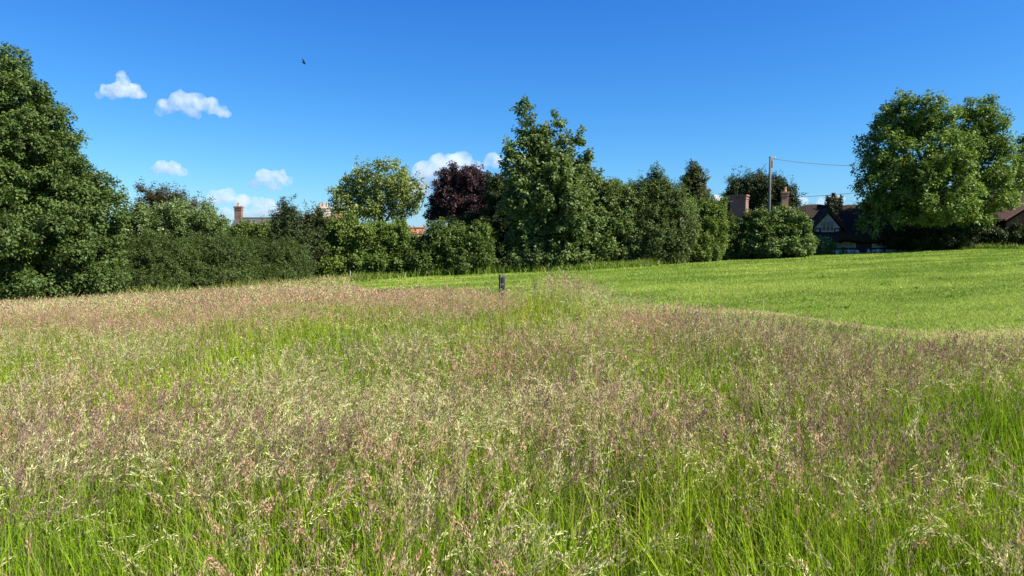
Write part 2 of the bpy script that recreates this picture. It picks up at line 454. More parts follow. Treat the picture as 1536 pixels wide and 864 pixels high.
def plants():
    plant('broadleaf_tree', 'very tall dark green tree filling the left edge of the photo', 'tree', 31, 20,
          [(-35, 145, 62, 84), (2, 118, 34, 48), (42, 152, 40, 52),  (30, 205, 62, 82, -.6), (58, 215, 56, 72, .8), (88, 285, 62, 68), (102, 345, 72, 60, -.5), (142, 388, 48, 58, .3),
           (40, 360, 105, 95, -1.6), (-50, 300, 130, 130, -.8), (10, 425, 105, 35, -1.8), (125, 420, 62, 30, -.9), (-130, 260, 110, 160, .5), (140, 285, 40, 42, .6), (160, 318, 32, 34, .3)],
          G_OAK, leaf=(.115, .085), spacing=.42, per=40, shoot=.38, spread=.27, up=.25, r0=.42, trunk_h=3.2, fill=.2, jag=.24, twig=.25, bough=.78)
    plant('bronze_tree', 'bronze tinged tree top showing behind the rounded blossom shrub at left', 'tree', 43, 245,
          [(228, 310, 36, 34), (262, 312, 32, 30), (240, 350, 55, 40), (284, 330, 22, 28)], G_BRN, leaf=(.14, .05), spacing=.5, per=30, shoot=.8, spread=.16, up=.45, r0=.2, jag=.22)
    plant('blossom_shrub', 'rounded grey green tall shrub dotted with creamy blossom, beside the tall left tree', 'shrub', 40, 285,
          [(280, 335, 55, 40), (235, 345, 45, 38, -.5), (308, 350, 30, 38), (205, 365, 40, 45, -1), (270, 380, 65, 45, 0)], G_SYC, leaf=(.10, .07), spacing=.42, per=36, tip=(.08, (.36, .38, .26)), stems=7, r0=.06, jag=.1)
    fine = dict(leaf=(.10, .036), spacing=.28, per=40, shoot=.62, spread=.13, up=.75, stems=10, r0=.03, jag=.10, fill=.6, bough=0)
    plant('hedge_shrub', 'low dark fine leaved hedge shrub touching the skirt of the tall left tree', 'shrub', 35, 215,
          [(190, 400, 45, 42), (235, 395, 45, 42), (265, 400, 35, 40, .3), (215, 425, 65, 22, -.5)], G_FINE, group='fine leaved hedge shrubs', **fine)
    plant('hedge_shrub', 'middle one of the low dark fine leaved hedge shrubs, below the tall brick chimney', 'shrub', 37.5, 330,
          [(300, 395, 42, 42), (345, 390, 42, 38), (325, 418, 62, 25, -.5)], G_FINE, group='fine leaved hedge shrubs', **fine)
    plant('hedge_shrub', 'low dark fine leaved hedge shrub in front of the spiky dark conifer', 'shrub', 41, 415,
          [(390, 392, 38, 36), (428, 394, 36, 34), (410, 412, 55, 18, -.4), (452, 402, 18, 22)], G_FINE, group='fine leaved hedge shrubs', **fine)
    plant('garden_shrub', 'light green leafy shrub under the slate roof ridge', 'shrub', 46, 370,
          [(345, 356, 26, 24), (372, 351, 28, 22), (398, 353, 26, 24), (365, 385, 48, 40)], G_YEL, leaf=(.13, .08), spacing=.5, stems=6, r0=.05)
    plant('conifer', 'spiky dark conifer with a pointed tip right of the tall brick chimney', 'tree', 44, 430,
          [(427, 318, 7, 16), (440, 330, 9, 20), (414, 338, 8, 16), (430, 345, 22, 24), (437, 362, 30, 28), (420, 370, 24, 25), (440, 395, 34, 32)], G_CON, leaf=(.20, .045), spacing=.34, per=46, shoot=.9, spread=.12, up=.75, bough=0, mat=M_NEEDLE, r0=.14, jag=.2)
    plant('conifer', 'smaller dark conifer in front of the pale chimney pots', 'tree', 45, 480,
          [(460, 340, 9, 20), (476, 330, 8, 20), (488, 340, 8, 18), (470, 355, 20, 24), (472, 380, 28, 40)], G_CON, leaf=(.20, .045), spacing=.34, per=46, shoot=.9, spread=.12, up=.75, bough=0, mat=M_NEEDLE, r0=.12, jag=.2)
    # hedge of field maple and hazel, centre left
    hz = dict(leaf=(.14, .085), spacing=.36, per=38, shoot=.62, spread=.22, up=.6, stems=8, r0=.045, jag=.26, fill=.8)
    plant('hedge_bush', 'olive green hedge bush below the pale tree, next to the conifers', 'bush', 45.5, 515,
          [(503, 345, 18, 22), (522, 340, 22, 20), (505, 362, 32, 36), (538, 362, 26, 34), (500, 395, 38, 26), (535, 400, 26, 20)], G_YEL[:3] + [(.12, .14, .03)], group='bushes of the field hedge', **hz)
    plant('hedge_bush', 'bright yellow green hedge bush below the trunk of the pale tree', 'bush', 46, 575,
          [(560, 366, 26, 32), (592, 360, 24, 30), (606, 370, 18, 26), (575, 392, 40, 26)], G_YEL, group='bushes of the field hedge', **hz)
    plant('hedge_bush', 'upright green hedge bush beside the small patch of red tiled roof', 'bush', 46, 645,
          [(631, 376, 24, 26), (656, 362, 22, 30), (640, 396, 34, 20)], G_YEL[:2] + G_OAK[1:], group='bushes of the field hedge', **hz)
    plant('hedge_bush', 'green hedge bush standing below the copper beech', 'bush', 46, 705,
          [(692, 366, 24, 32), (720, 366, 24, 32), (705, 394, 40, 22)], G_SYC[:2] + G_YEL[1:], group='bushes of the field hedge', **hz)
    plant('pale_tree', 'airy pale green tree with sky showing through its open crown', 'tree', 60, 577,
          [(572, 268, 42, 32), (535, 285, 36, 28, .8), (520, 305, 26, 26), (605, 285, 30, 30, -.6), (585, 305, 45, 28), (548, 318, 30, 18, -1)],
          G_PALE, leaf=(.20, .13), spacing=.84, per=24, shoot=.8, spread=.36, up=.3, r0=.24, trunk_h=3.5, fill=.1, jag=.3, twig=.35, bough=.75, core=.3)
    plant('copper_beech', 'dark purple copper beech with a domed crown', 'tree', 58, 705,
          [(690, 272, 34, 30), (672, 295, 30, 32, -.4), (712, 285, 34, 36, .4), (660, 315, 24, 22), (700, 315, 42, 26, -.6), (735, 296, 28, 42), (758, 300, 18, 36, .5)],
          G_COP, leaf=(.14, .09), spacing=.48, per=40, shoot=.55, spread=.3, up=.05, hang=.45, bough=.9, mat=M_COPPER, r0=.3, trunk_h=2.5)
    plant('dark_tree', 'very dark green tree squeezed between copper beech and tall centre tree', 'tree', 52, 752,
          [(748, 290, 24, 34), (755, 335, 30, 40), (745, 375, 30, 34)], G_DARK, leaf=(.14, .09), spacing=.5, per=36, r0=.2)
    plant('sycamore_tree', 'tallest tree in the centre with ragged upright shoots and pale new leaves', 'tree', 47.5, 822,
          [(790, 185, 13, 32), (783, 160, 9, 12), (817, 205, 10, 26), (838, 182, 10, 16), (803, 222, 24, 34), (847, 232, 18, 34), (868, 206, 7, 14), (775, 245, 22, 36, -.5), (763, 225, 8, 10), (882, 240, 10, 12),
           (820, 265, 56, 48), (868, 275, 32, 40, .4), (790, 300, 40, 46, -.8), (845, 320, 56, 48, -.8), (800, 355, 42, 42, -.4), (870, 365, 42, 38, -.4), (830, 385, 60, 24, -.8)],
          G_SYC, leaf=(.19, .14), spacing=.52, per=32, shoot=.75, spread=.24, up=.5, tip=(.12, (.17, .20, .085)), bough=.85, r0=.28, trunk_h=1.4, jag=.3, fill=.2, twig=.3)
    plant('elder_bush', 'low grey green bush at the foot of the tall centre tree', 'bush', 45.6, 790,
          [(775, 392, 20, 16), (800, 388, 26, 20), (832, 394, 24, 14)], G_SYC, leaf=(.14, .09), spacing=.42, stems=6, r0=.04)
    plant('flowering_bush', 'green bush with cream flower heads against the right side of the tall centre tree', 'bush', 48.5, 908,
          [(885, 305, 26, 40), (915, 300, 28, 34), (905, 345, 38, 44), (940, 318, 24, 34), (935, 352, 30, 44), (905, 380, 40, 22)], G_SYC[:2] + G_YEL[1:3], leaf=(.14, .09), spacing=.46, tip=(.08, (.38, .38, .22)), stems=7, r0=.06, jag=.18, fill=1.0)
    plant('willow_bush', 'feathery topped tall olive bush between the flowering bush and the pointed conifer', 'bush', 49, 978,
          [(984, 276, 13, 26), (972, 288, 12, 22), (999, 290, 12, 20), (984, 300, 24, 30), (958, 308, 28, 34), (1008, 308, 26, 32), (940, 345, 26, 40), (1022, 345, 24, 40), (978, 350, 44, 44), (965, 380, 36, 22), (1005, 375, 28, 26)], G_FINE[1:] + [(.10, .125, .03)], leaf=(.15, .06), spacing=.33, per=38, shoot=.8, spread=.2, up=.7, stems=9, r0=.05, jag=.2, fill=1.0, bough=0, twig=.3)
    plant('privet_bush', 'dense yellow green bush below the pointed conifer', 'bush', 51, 1048,
          [(1024, 324, 28, 32), (1046, 322, 26, 28), (1066, 326, 24, 32), (1045, 355, 40, 38), (1068, 350, 22, 44), (1040, 378, 44, 16)], G_YEL, leaf=(.13, .07), spacing=.36, per=38, shoot=.6, spread=.2, up=.6, stems=8, r0=.05, jag=.1, fill=.9)
    plant('pointed_conifer', 'pointed conifer with golden sunlit sprays rising above the hedge', 'tree', 57, 1041,
          [(1040, 254, 8, 14), (1040, 272, 17, 20), (1042, 296, 23, 24), (1042, 345, 30, 50)], G_GOLD, leaf=(.20, .06), spacing=.40, per=36, shoot=.5, spread=.22, up=.3, mat=M_NEEDLE, r0=.16, jag=.12)
    bk = dict(leaf=(.17, .11), spacing=.5, per=34, shoot=.6, spread=.28, stems=7, r0=.06, jag=.12, fill=.8)
    plant('screening_bush', 'dark leafy bush filling the gap under the pale tree behind the hedge', 'bush', 52, 600, [(560, 372, 44, 32), (600, 378, 28, 28), (590, 395, 50, 24)], G_OAK[:3], **bk)
    plant('screening_bush', 'dark leafy bush behind the hedge under the copper beech', 'bush', 52.5, 690, [(672, 370, 28, 34), (705, 362, 40, 42), (690, 395, 50, 22)], G_DARK[1:] + G_OAK[1:2], **bk)
    plant('screening_bush', 'tall dark bush behind the flowering bush right of the tallest tree', 'bush', 54, 915, [(905, 305, 36, 40), (935, 330, 36, 46), (900, 360, 44, 40), (940, 375, 40, 28)], G_OAK[:3], **bk)
    plant('screening_bush', 'dark bush behind the feathery topped tall bush', 'bush', 54.5, 1000, [(970, 330, 36, 40), (1015, 340, 36, 42), (990, 370, 44, 30)], G_OAK[:3], **bk)
    plant('dark_bush', 'dark green rounded bush in front of the wide brick chimney', 'bush', 53, 1100,
          [(1092, 350, 24, 30), (1118, 350, 24, 30), (1105, 374, 30, 18), (1082, 362, 20, 26)], G_OAK[:3], leaf=(.14, .09), spacing=.44, stems=6, r0=.05)
    plant('laurel_bush', 'big rounded light green bush with pale flower heads under the utility pole', 'bush', 52.5, 1170,
          [(1150, 345, 32, 32), (1180, 345, 32, 36), (1200, 360, 24, 28), (1133, 362, 28, 28), (1168, 372, 50, 18)], G_OAK[1:] + [(.12, .17, .04)], leaf=(.17, .11), spacing=.44, per=32, tip=(.05, (.34, .38, .22)), stems=8, r0=.05, jag=.1)
    plant('yew_tree', 'wide dark yew tree behind the utility pole', 'tree', 76, 1138,
          [(1120, 290, 32, 28), (1145, 285, 34, 28), (1170, 295, 26, 26), (1105, 305, 20, 22), (1140, 320, 50, 30), (1186, 306, 12, 14)], G_DARK, leaf=(.26, .07), spacing=.62, per=36, shoot=1.2, spread=.26, up=.35, mat=M_NEEDLE, r0=.35, jag=.2, depth=.8)
    plant('ash_tree', 'large round bright green tree in front of the thatched cottage on the right', 'tree', 56, 1405,
          [(1350, 178, 36, 38), (1392, 180, 36, 40, -.6), (1470, 178, 38, 38, .4), (1434, 238, 34, 40, -.4), (1330, 225, 40, 46), (1300, 245, 18, 26, .5), (1400, 235, 62, 52, -1.4), (1488, 225, 34, 44), (1512, 232, 16, 20),
           (1345, 285, 52, 46, -.8), (1410, 290, 60, 48, -2.0), (1480, 285, 44, 46, -.6), (1318, 303, 26, 26), (1308, 332, 22, 16, -.4), (1375, 320, 50, 22, -1.0), (1455, 316, 42, 22, -.8), (1525, 270, 20, 30, .6)],
          G_RIGHT, leaf=(.20, .13), spacing=.64, per=32, shoot=.75, spread=.34, up=.35, r0=.4, trunk_h=2.0, fill=.14, jag=.28, twig=.3, bough=.92, core=.42)
    plant('tall_garden_tree', 'dark tree crossing the right edge of the photo behind the brown tiled roof', 'tree', 74, 1540,
          [(1555, 255, 32, 50), (1590, 230, 60, 60, 2), (1545, 300, 40, 40), (1520, 320, 40, 30), (1600, 290, 70, 60), (1500, 300, 40, 50, 2), (1450, 320, 50, 40, 2), (1400, 320, 50, 45, 1)],
          G_DARK[1:] + G_OAK[1:2], leaf=(.24, .16), spacing=.8, per=34, shoot=.8, spread=.4, r0=.4, trunk_h=3.0)
    ug = dict(leaf=(.15, .10), spacing=.5, per=30, stems=6, r0=.04, jag=.16)
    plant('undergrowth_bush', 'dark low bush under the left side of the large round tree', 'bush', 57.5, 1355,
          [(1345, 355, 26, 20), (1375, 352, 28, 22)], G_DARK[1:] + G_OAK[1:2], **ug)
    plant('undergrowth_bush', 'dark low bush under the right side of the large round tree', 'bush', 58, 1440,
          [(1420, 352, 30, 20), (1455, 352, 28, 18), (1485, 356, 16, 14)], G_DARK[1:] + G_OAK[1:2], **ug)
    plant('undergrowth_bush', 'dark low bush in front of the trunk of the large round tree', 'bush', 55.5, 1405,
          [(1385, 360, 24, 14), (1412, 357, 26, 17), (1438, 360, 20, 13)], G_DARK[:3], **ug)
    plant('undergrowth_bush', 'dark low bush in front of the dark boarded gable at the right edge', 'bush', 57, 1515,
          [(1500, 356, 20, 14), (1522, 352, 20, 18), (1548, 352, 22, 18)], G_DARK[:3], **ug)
    plant('garden_plant', 'small leafy plant with white flowers between the big rounded bush and cottage wall', 'plant', 56, 1235,
          [(1228, 366, 14, 12), (1246, 368, 12, 9)], G_YEL, leaf=(.12, .06), spacing=.35, per=26, stems=5, r0=.02, tip=(.12, (.6, .6, .55)))


# ------------------------------------------------------------------ buildings
def wpt(base, rz, p):
    c, s = math.cos(rz), math.sin(rz)
    return (base[0] + c * p[0] - s * p[1], base[1] + s * p[0] + c * p[1], base[2] + p[2])


def gable_house(name, label, base, rz, L, Wd, eave, ridge, wall_m, roof_m, chimneys=(), windows=(), door=None, over=.3, cat='house'):
    """ridge runs along local x; front is local -y"""
    root = empty(name, base); root.rotation_euler = (0, 0, rz); tag(root, label, cat)
    w = MB(); hl, hw = L / 2, Wd / 2
    for s_ in (-1, 1):
        w.slab([(-hl, s_ * hw, -.5), (hl, s_ * hw, -.5), (hl, s_ * hw, eave), (-hl, s_ * hw, eave)], (0, -s_ * .25, 0))
        w.slab([(s_ * hl, -hw + .253, -.5), (s_ * hl, hw - .253, -.5), (s_ * hl, hw - .253, eave + .2), (s_ * hl, 0, ridge - .12), (s_ * hl, -hw + .253, eave + .2)], (-s_ * .25, 0, 0))
    w.build('wall', wall_m, root)
    r = MB(); sl = (ridge - eave) / hw
    for s_ in (-1, 1):
        r.slab([(-hl - over, s_ * (hw + over), eave - sl * over + .03), (hl + over, s_ * (hw + over), eave - sl * over + .03), (hl + over, s_ * .004, ridge + .03), (-hl - over, s_ * .004, ridge + .03)], (0, 0, .14))
    r.box((0, 0, ridge + .17), (L + 2 * over, .26, .12), bevel=.04)
    roof = r.build('roof', roof_m, root)
    for ch in chimneys:
        x, y, wx, wy, z0, z1, m, pots = ch
        c = MB(); c.box((x, y, (z0 + z1) / 2), (wx, wy, z1 - z0)); c.box((x, y, z1 - .32), (wx + .10, wy + .10, .10)); c.box((x, y, z1 - .05), (wx + .16, wy + .16, .14))
        c.box((x, y, z0 + .12), (wx + .06, wy + .06, .24))
        co = c.build('chimney', m, root)
        for k in range(pots):
            px = x + (k - (pots - 1) / 2) * .38
            pb = MB(); pb.tube([(px, y, z1 + .02), (px, y, z1 + .08), (px, y, z1 + .38), (px, y, z1 + .42), (px, y, z1 + .46)], [.15, .13, .105, .135, .13], 12)
            pb.build('chimney_pot', M_POT, co, True)
    for (x, z, ww, wh) in windows:
        fr = MB(); y = -hw - .02
        for (cx, cz, sx, sz) in ((x, z + wh / 2, ww, .07), (x, z - wh / 2, ww, .07), (x - ww / 2, z, .07, wh + .07), (x + ww / 2, z, .07, wh + .07), (x, z, .05, wh - .06)):
            fr.box((cx, y, cz), (sx, .1, sz))
        fo = fr.build('window', M_WHITE, root)
        MB().box((x, -hw - .006, z), (ww - .08, .02, wh - .08)).build('pane', M_GLASS, fo)
    if door:
        x, ww, wh = door
        d = MB().box((x, -hw - .03, wh / 2), (ww, .07, wh), bevel=.01).build('door', M_TIMBER, root)
        MB().box((x + ww * .35, -hw - .09, wh * .48), (.04, .06, .12), bevel=.01).build('handle', M_METAL, d)
    return root


def ground_base(px, Y):
    x = (px - 768) / F * Y
    return (x, Y, float(ground(x, Y)))


def houses():
    # slate-roofed house, chimney on its left gable
    Y = 85; b = ground_base(395, Y); s = Y / F
    rz_ = at(380, 329, Y)[2] - b[2]
    cx = (360 - 395) * s
    gable_house('slate_roof_house', 'brick house with slate roof behind the hedge and a tall single pot chimney', b, 0.0, 76 * s, 6.5, rz_ - 2.2, rz_, M_BRICK, M_SLATE,
                chimneys=[(cx, 0, .80, .62, rz_ - .5, at(360, 310, Y)[2] - b[2], M_BRICK, 1)], windows=[(-1.5, 1.5, 1.1, 1.1), (1.2, 1.5, 1.1, 1.1)], door=(-.2, .9, 2.0), over=.2)
    # house with cream chimney, mostly hidden
    Y = 80; b = ground_base(495, Y); s = Y / F
    zt = at(490, 311, Y)[2] - b[2]
    gable_house('cream_chimney_house', 'house hidden by hedge, only its cream topped chimney row showing left of the pale tree', b, .1, 4.6, 6, zt - 2.9, zt - 1.0, M_CREAM, M_TERRA,
                chimneys=[(-.6, 0, 1.5, .65, zt - 1.5, zt, M_CREAM, 3), (.9, .3, .7, .6, zt - 1.5, zt - .05, M_BRICK_O, 1)], windows=[(0, 1.4, 1.1, 1.1)])
    # red tiled outhouse
    Y = 54.5; b = ground_base(623, Y); zt = at(622, 345, Y)[2] - b[2]
    gable_house('tiled_outhouse', 'small outhouse with red clay tiled roof peeping over the hedge', b, .15, 1.2, 2.0, zt - .9, zt, M_BRICK, M_TERRA, windows=[(0, 1.2, .7, .7)], over=.15, cat='outhouse')
    # house with the wide brick chimney
    Y = 68; b = ground_base(1105, Y); zt = at(1110, 293, Y)[2] - b[2]
    gable_house('brick_chimney_house', 'house hidden by bushes, its wide red brick chimney in front of the yew', b, -.55, 5.0, 4.6, zt - 4.0, zt - 2.2, M_BRICK, M_TILE,
                chimneys=[(.15, -.1, 1.42, 1.0, zt - 3.2, zt, M_BRICK, 0)], windows=[(1, 1.3, 1, 1)])
    # house with the slender orange chimney
    Y = 72; b = ground_base(1190, Y); zt = at(1175, 288, Y)[2] - b[2]
    gable_house('orange_chimney_house', 'house with brown tiled roof and slim orange brick chimney beside the yew', b, -.2, 3.0, 4, zt - 3.2, zt - 1.75, M_BRICK_O, M_TILE,
                chimneys=[(-.95, -.2, .58, .58, zt - 2.6, zt, M_BRICK_O, 1)], windows=[(.5, 1.4, 1, 1)])
    # brown roofed house on the right edge
    ez = at(1488, 331, 58)
    bx, by = float(ez[0]) + 4.6, 58 + 4.8
    b = (bx, by, float(ground(bx, by)))
    gable_house('brown_roof_house', 'barn like house with sunlit brown tiled roof and dark boarded gable at the right edge', b, RAD(97), 9.0, 8.4, ez[2] - b[2] + .15, ez[2] - b[2] + 2.55, M_SHADEWOOD, M_TILE,
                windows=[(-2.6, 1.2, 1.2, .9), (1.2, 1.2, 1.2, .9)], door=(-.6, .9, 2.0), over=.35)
    cottage()


def cottage():
    Y = 60.5; b = ground_base(1268, Y); s = Y / F
    root = empty('thatched_cottage', b); root.rotation_euler = (0, 0, RAD(-6))
    tag(root, 'white timber framed cottage with low weathered thatch in the shade of the large round tree', 'cottage')
    ridge = at(1268, 310, Y)[2] - b[2]; eave = 1.55; hl, hw = 4.2, 2.5
    # walls
    w = MB()
    for s_ in (-1, 1):
        w.slab([(-hl, s_ * hw, -.5), (hl, s_ * hw, -.5), (hl, s_ * hw, eave - .12), (-hl, s_ * hw, eave - .12)], (0, -s_ * .3, 0))
        w.slab([(s_ * hl, -hw + .303, -.5), (s_ * hl, hw - .303, -.5), (s_ * hl, hw - .303, eave - .12), (s_ * hl, 0, ridge - 1.5), (s_ * hl, -hw + .303, eave - .12)], (-s_ * .3, 0, 0))
    w.build('wall', M_WHITE, root)
    tb = MB()
    for x in np.linspace(-hl + .1, hl - .1, 9):
        tb.box((x, -hw - .02, .70), (.16, .07, 1.42))
    for z in (.35, 1.25): tb.box((0, -hw - .015, z), (2 * hl, .06, .14))
    tb.build('timber_frame', M_TIMBER, root)
    # thatch: thick rounded skin, lifted in an eyebrow over the upstairs window, hipped at the ends
    nu, nv = 60, 28
    vs = []
    prof = lambda t: (math.copysign(abs(t) ** 1.0, t))
    for i in range(nu + 1):
        u = -1 + 2 * i / nu
        for j in range(nv + 1):
            v = -1 + 2 * j / nv
            x = u * (hl + .55); y = v * (hw + .6)
            h = ridge - (ridge - eave + .35) * (abs(v) ** 1.25)
            h -= .9 * max(0, abs(u) - .72) ** 1.4 * 3.0 * (1.2 - .5 * abs(v))
            h += .06 * math.sin(u * 9 + v * 3) + .10 * (float(vnoise(u * 6 + 20, v * 4 + 20)) - .5)
            if abs(v) < .06: h += .12
            vs.append((x, y, h))
    faces = []
    idx = lambda i, j: i * (nv + 1) + j
    n0 = len(vs)
    vs += [(x * .985, y * .97, z - .42) for (x, y, z) in vs]
    for i in range(nu):
        for j in range(nv):
            a, b_, c, d = idx(i, j), idx(i + 1, j), idx(i + 1, j + 1), idx(i, j + 1)
            faces.append((a, b_, c, d)); faces.append((n0 + d, n0 + c, n0 + b_, n0 + a))
    for i in range(nu):
        faces.append((idx(i, 0), n0 + idx(i, 0), n0 + idx(i + 1, 0), idx(i + 1, 0))); faces.append((idx(i, nv), idx(i + 1, nv), n0 + idx(i + 1, nv), n0 + idx(i, nv)))
    for j in range(nv):
        faces.append((idx(0, j), idx(0, j + 1), n0 + idx(0, j + 1), n0 + idx(0, j))); faces.append((idx(nu, j), n0 + idx(nu, j), n0 + idx(nu, j + 1), idx(nu, j + 1)))
    me = bpy.data.meshes.new('thatch_roof'); me.from_pydata(vs, [], faces); me.materials.append(M_THATCH)
    for f in me.polygons: f.use_smooth = True
    th = bpy.data.objects.new('thatch_roof', me); COL.objects.link(th); th.parent = root
    # gabled dormer with half timbering, left half
    gx = (1226 - 1268) * s; gz0 = 1.1; gz1 = at(1226, 321, Y)[2] - b[2]; gw = 1.0
    d = MB(); yf = -hw - .1
    d.slab([(gx - gw, yf, gz0), (gx + gw, yf, gz0), (gx + gw, yf, gz1 - 1.2), (gx, yf, gz1), (gx - gw, yf, gz1 - 1.2)], (0, 2.4, 0))
    dm = d.build('dormer', M_WHITE, root)
    t = MB()
    for k in (-1, 1):
        t.slab([(gx, yf - .35, gz1 + .02), (gx + k * (gw + .35), yf - .35, gz1 - 1.5), (gx + k * (gw + .35), yf - .35, gz1 - 1.2), (gx, yf - .35, gz1 + .4)], (0, 2.8, 0))
    t.build('dormer_thatch', M_THATCH, dm)
    t = MB()
    for (x0, z0, x1, z1) in ((gx - gw + .08, gz0, gx - gw + .08, gz1 - 1.2), (gx + gw - .08, gz0, gx + gw - .08, gz1 - 1.2), (gx - gw + .1, gz1 - 1.22, gx + gw - .1, gz1 - 1.22), (gx - .55, gz0, gx - .55, gz1 - 1.25), (gx + .55, gz0, gx + .55, gz1 - 1.25)):
        t.tube([(x0, yf - .03, z0), (x1, yf - .03, z1)], .06, 4)
    t.build('dormer_timbers', M_TIMBER, dm)
    wz = gz1 - .3
    fr = MB()
    for x in (-.45, -.15, .15, .45): fr.box((gx + x, yf - .07, wz - .75), (.055, .08, .85))
    for z in (-.34, -1.16): fr.box((gx, yf - .065, wz + z), (.96, .07, .06))
    wo = fr.build('window', M_WHITE, root); MB().box((gx, yf - .02, wz - .75), (.9, .02, .78)).build('pane', M_GLASS, wo)
    # ground floor windows and door
    for x in (-.7, 1.8, 3.2):
        fr = MB()
        for q in (-.42, 0, .42): fr.box((x + q, -hw - .08, .85), (.06, .07, .7))
        for z in (.5, 1.2): fr.box((x, -hw - .075, z), (.9, .06, .06))
        wo = fr.build('window', M_WHITE, root); MB().box((x, -hw - .05, .85), (.8, .02, .64)).build('pane', M_GLASS, wo)
    dd = MB().box((.5, -hw - .09, .68), (.8, .06, 1.4), bevel=.01).build('door', M_TIMBER, root)
    MB().box((.78, -hw - .15, .7), (.04, .05, .12)).build('handle', M_METAL, dd)
    # dark chimney wrapped in ivy
    cx = (1247 - 1268) * s; ct = at(1247, 297, Y)[2] - b[2]
    c = MB(); c.box((cx, -.35, (ct + ridge - 1.8) / 2), (.86, .8, ct - ridge + 1.8)); c.box((cx, -.35, ct - .06), (1.0, .94, .14))
    co = c.build('chimney', M_BRICK, root)
    MB().tube([(cx - .05, -.35, ct), (cx - .05, -.35, ct + .32), (cx - .05, -.35, ct + .40)], [.19, .15, .18], 10).build('chimney_pot', M_TIMBER, co, True)
    rng = np.random.default_rng(77); n = 1500
    q = rng.uniform(-1, 1, (n, 3)); face = rng.integers(0, 4, n)
    P = np.stack([cx + np.where(face == 0, -.47, np.where(face == 1, .47, q[:, 0] * .48)), -.35 + np.where(face == 2, -.45, np.where(face == 3, .45, q[:, 1] * .46)), ridge - 1.6 + (q[:, 2] * .5 + .5) * (ct - ridge + 1.75)], 1)
    Nn = unit(np.stack([np.where(face == 0, -1., np.where(face == 1, 1., 0)), np.where(face == 2, -1., np.where(face == 3, 1., 0)), np.full(n, .35)], 1) + rng.normal(0, .4, (n, 3)))
    D = unit(np.cross(Nn, rng.normal(size=(n, 3))) + np.array([0, 0, -.4])); P = P + Nn * rng.uniform(0, .14, (n, 1))
    v, f = leaf_quads(P, Nn, D, rng.uniform(.1, .2, n), rng.uniform(.09, .16, n))
    col = np.repeat(np.array(G_DARK)[rng.integers(0, 3, n)], 4, 0)
    iv = np_mesh('ivy', v, f, M_LEAF, col); iv.parent = co
    # low white stones of the garden border
    for k, (px, w_) in enumerate(((1255, .42), (1272, .25), (1285, .40), (1302, .28), (1316, .36))):
        bx, by, bz = ground_base(px, 56.6)
        m = MB(); bmesh.ops.create_icosphere(m.bm, subdivisions=2, radius=.5)
        for v_ in m.bm.verts:
            v_.co *= 1 + .25 * (float(vnoise(v_.co.x * 2 + k * 5, v_.co.z * 2 + v_.co.y)) - .5)
            v_.co.x *= w_ * .8; v_.co.y *= .25; v_.co.z *= .42 if k % 2 else .34
        o = m.build('border_stone', M_WHITE, loc=(bx, by, bz + .12), smooth=True)
        tag(o, ['widest whitish stone at the left end of the cottage border', 'small pale stone second from the left along the cottage border', 'long whitish stone in the middle of the cottage border',
                'narrow pale stone right of the middle of the cottage border', 'whitish stone at the right end of the cottage border under the large round tree'][k], 'stone', 'pale stones along the cottage border')


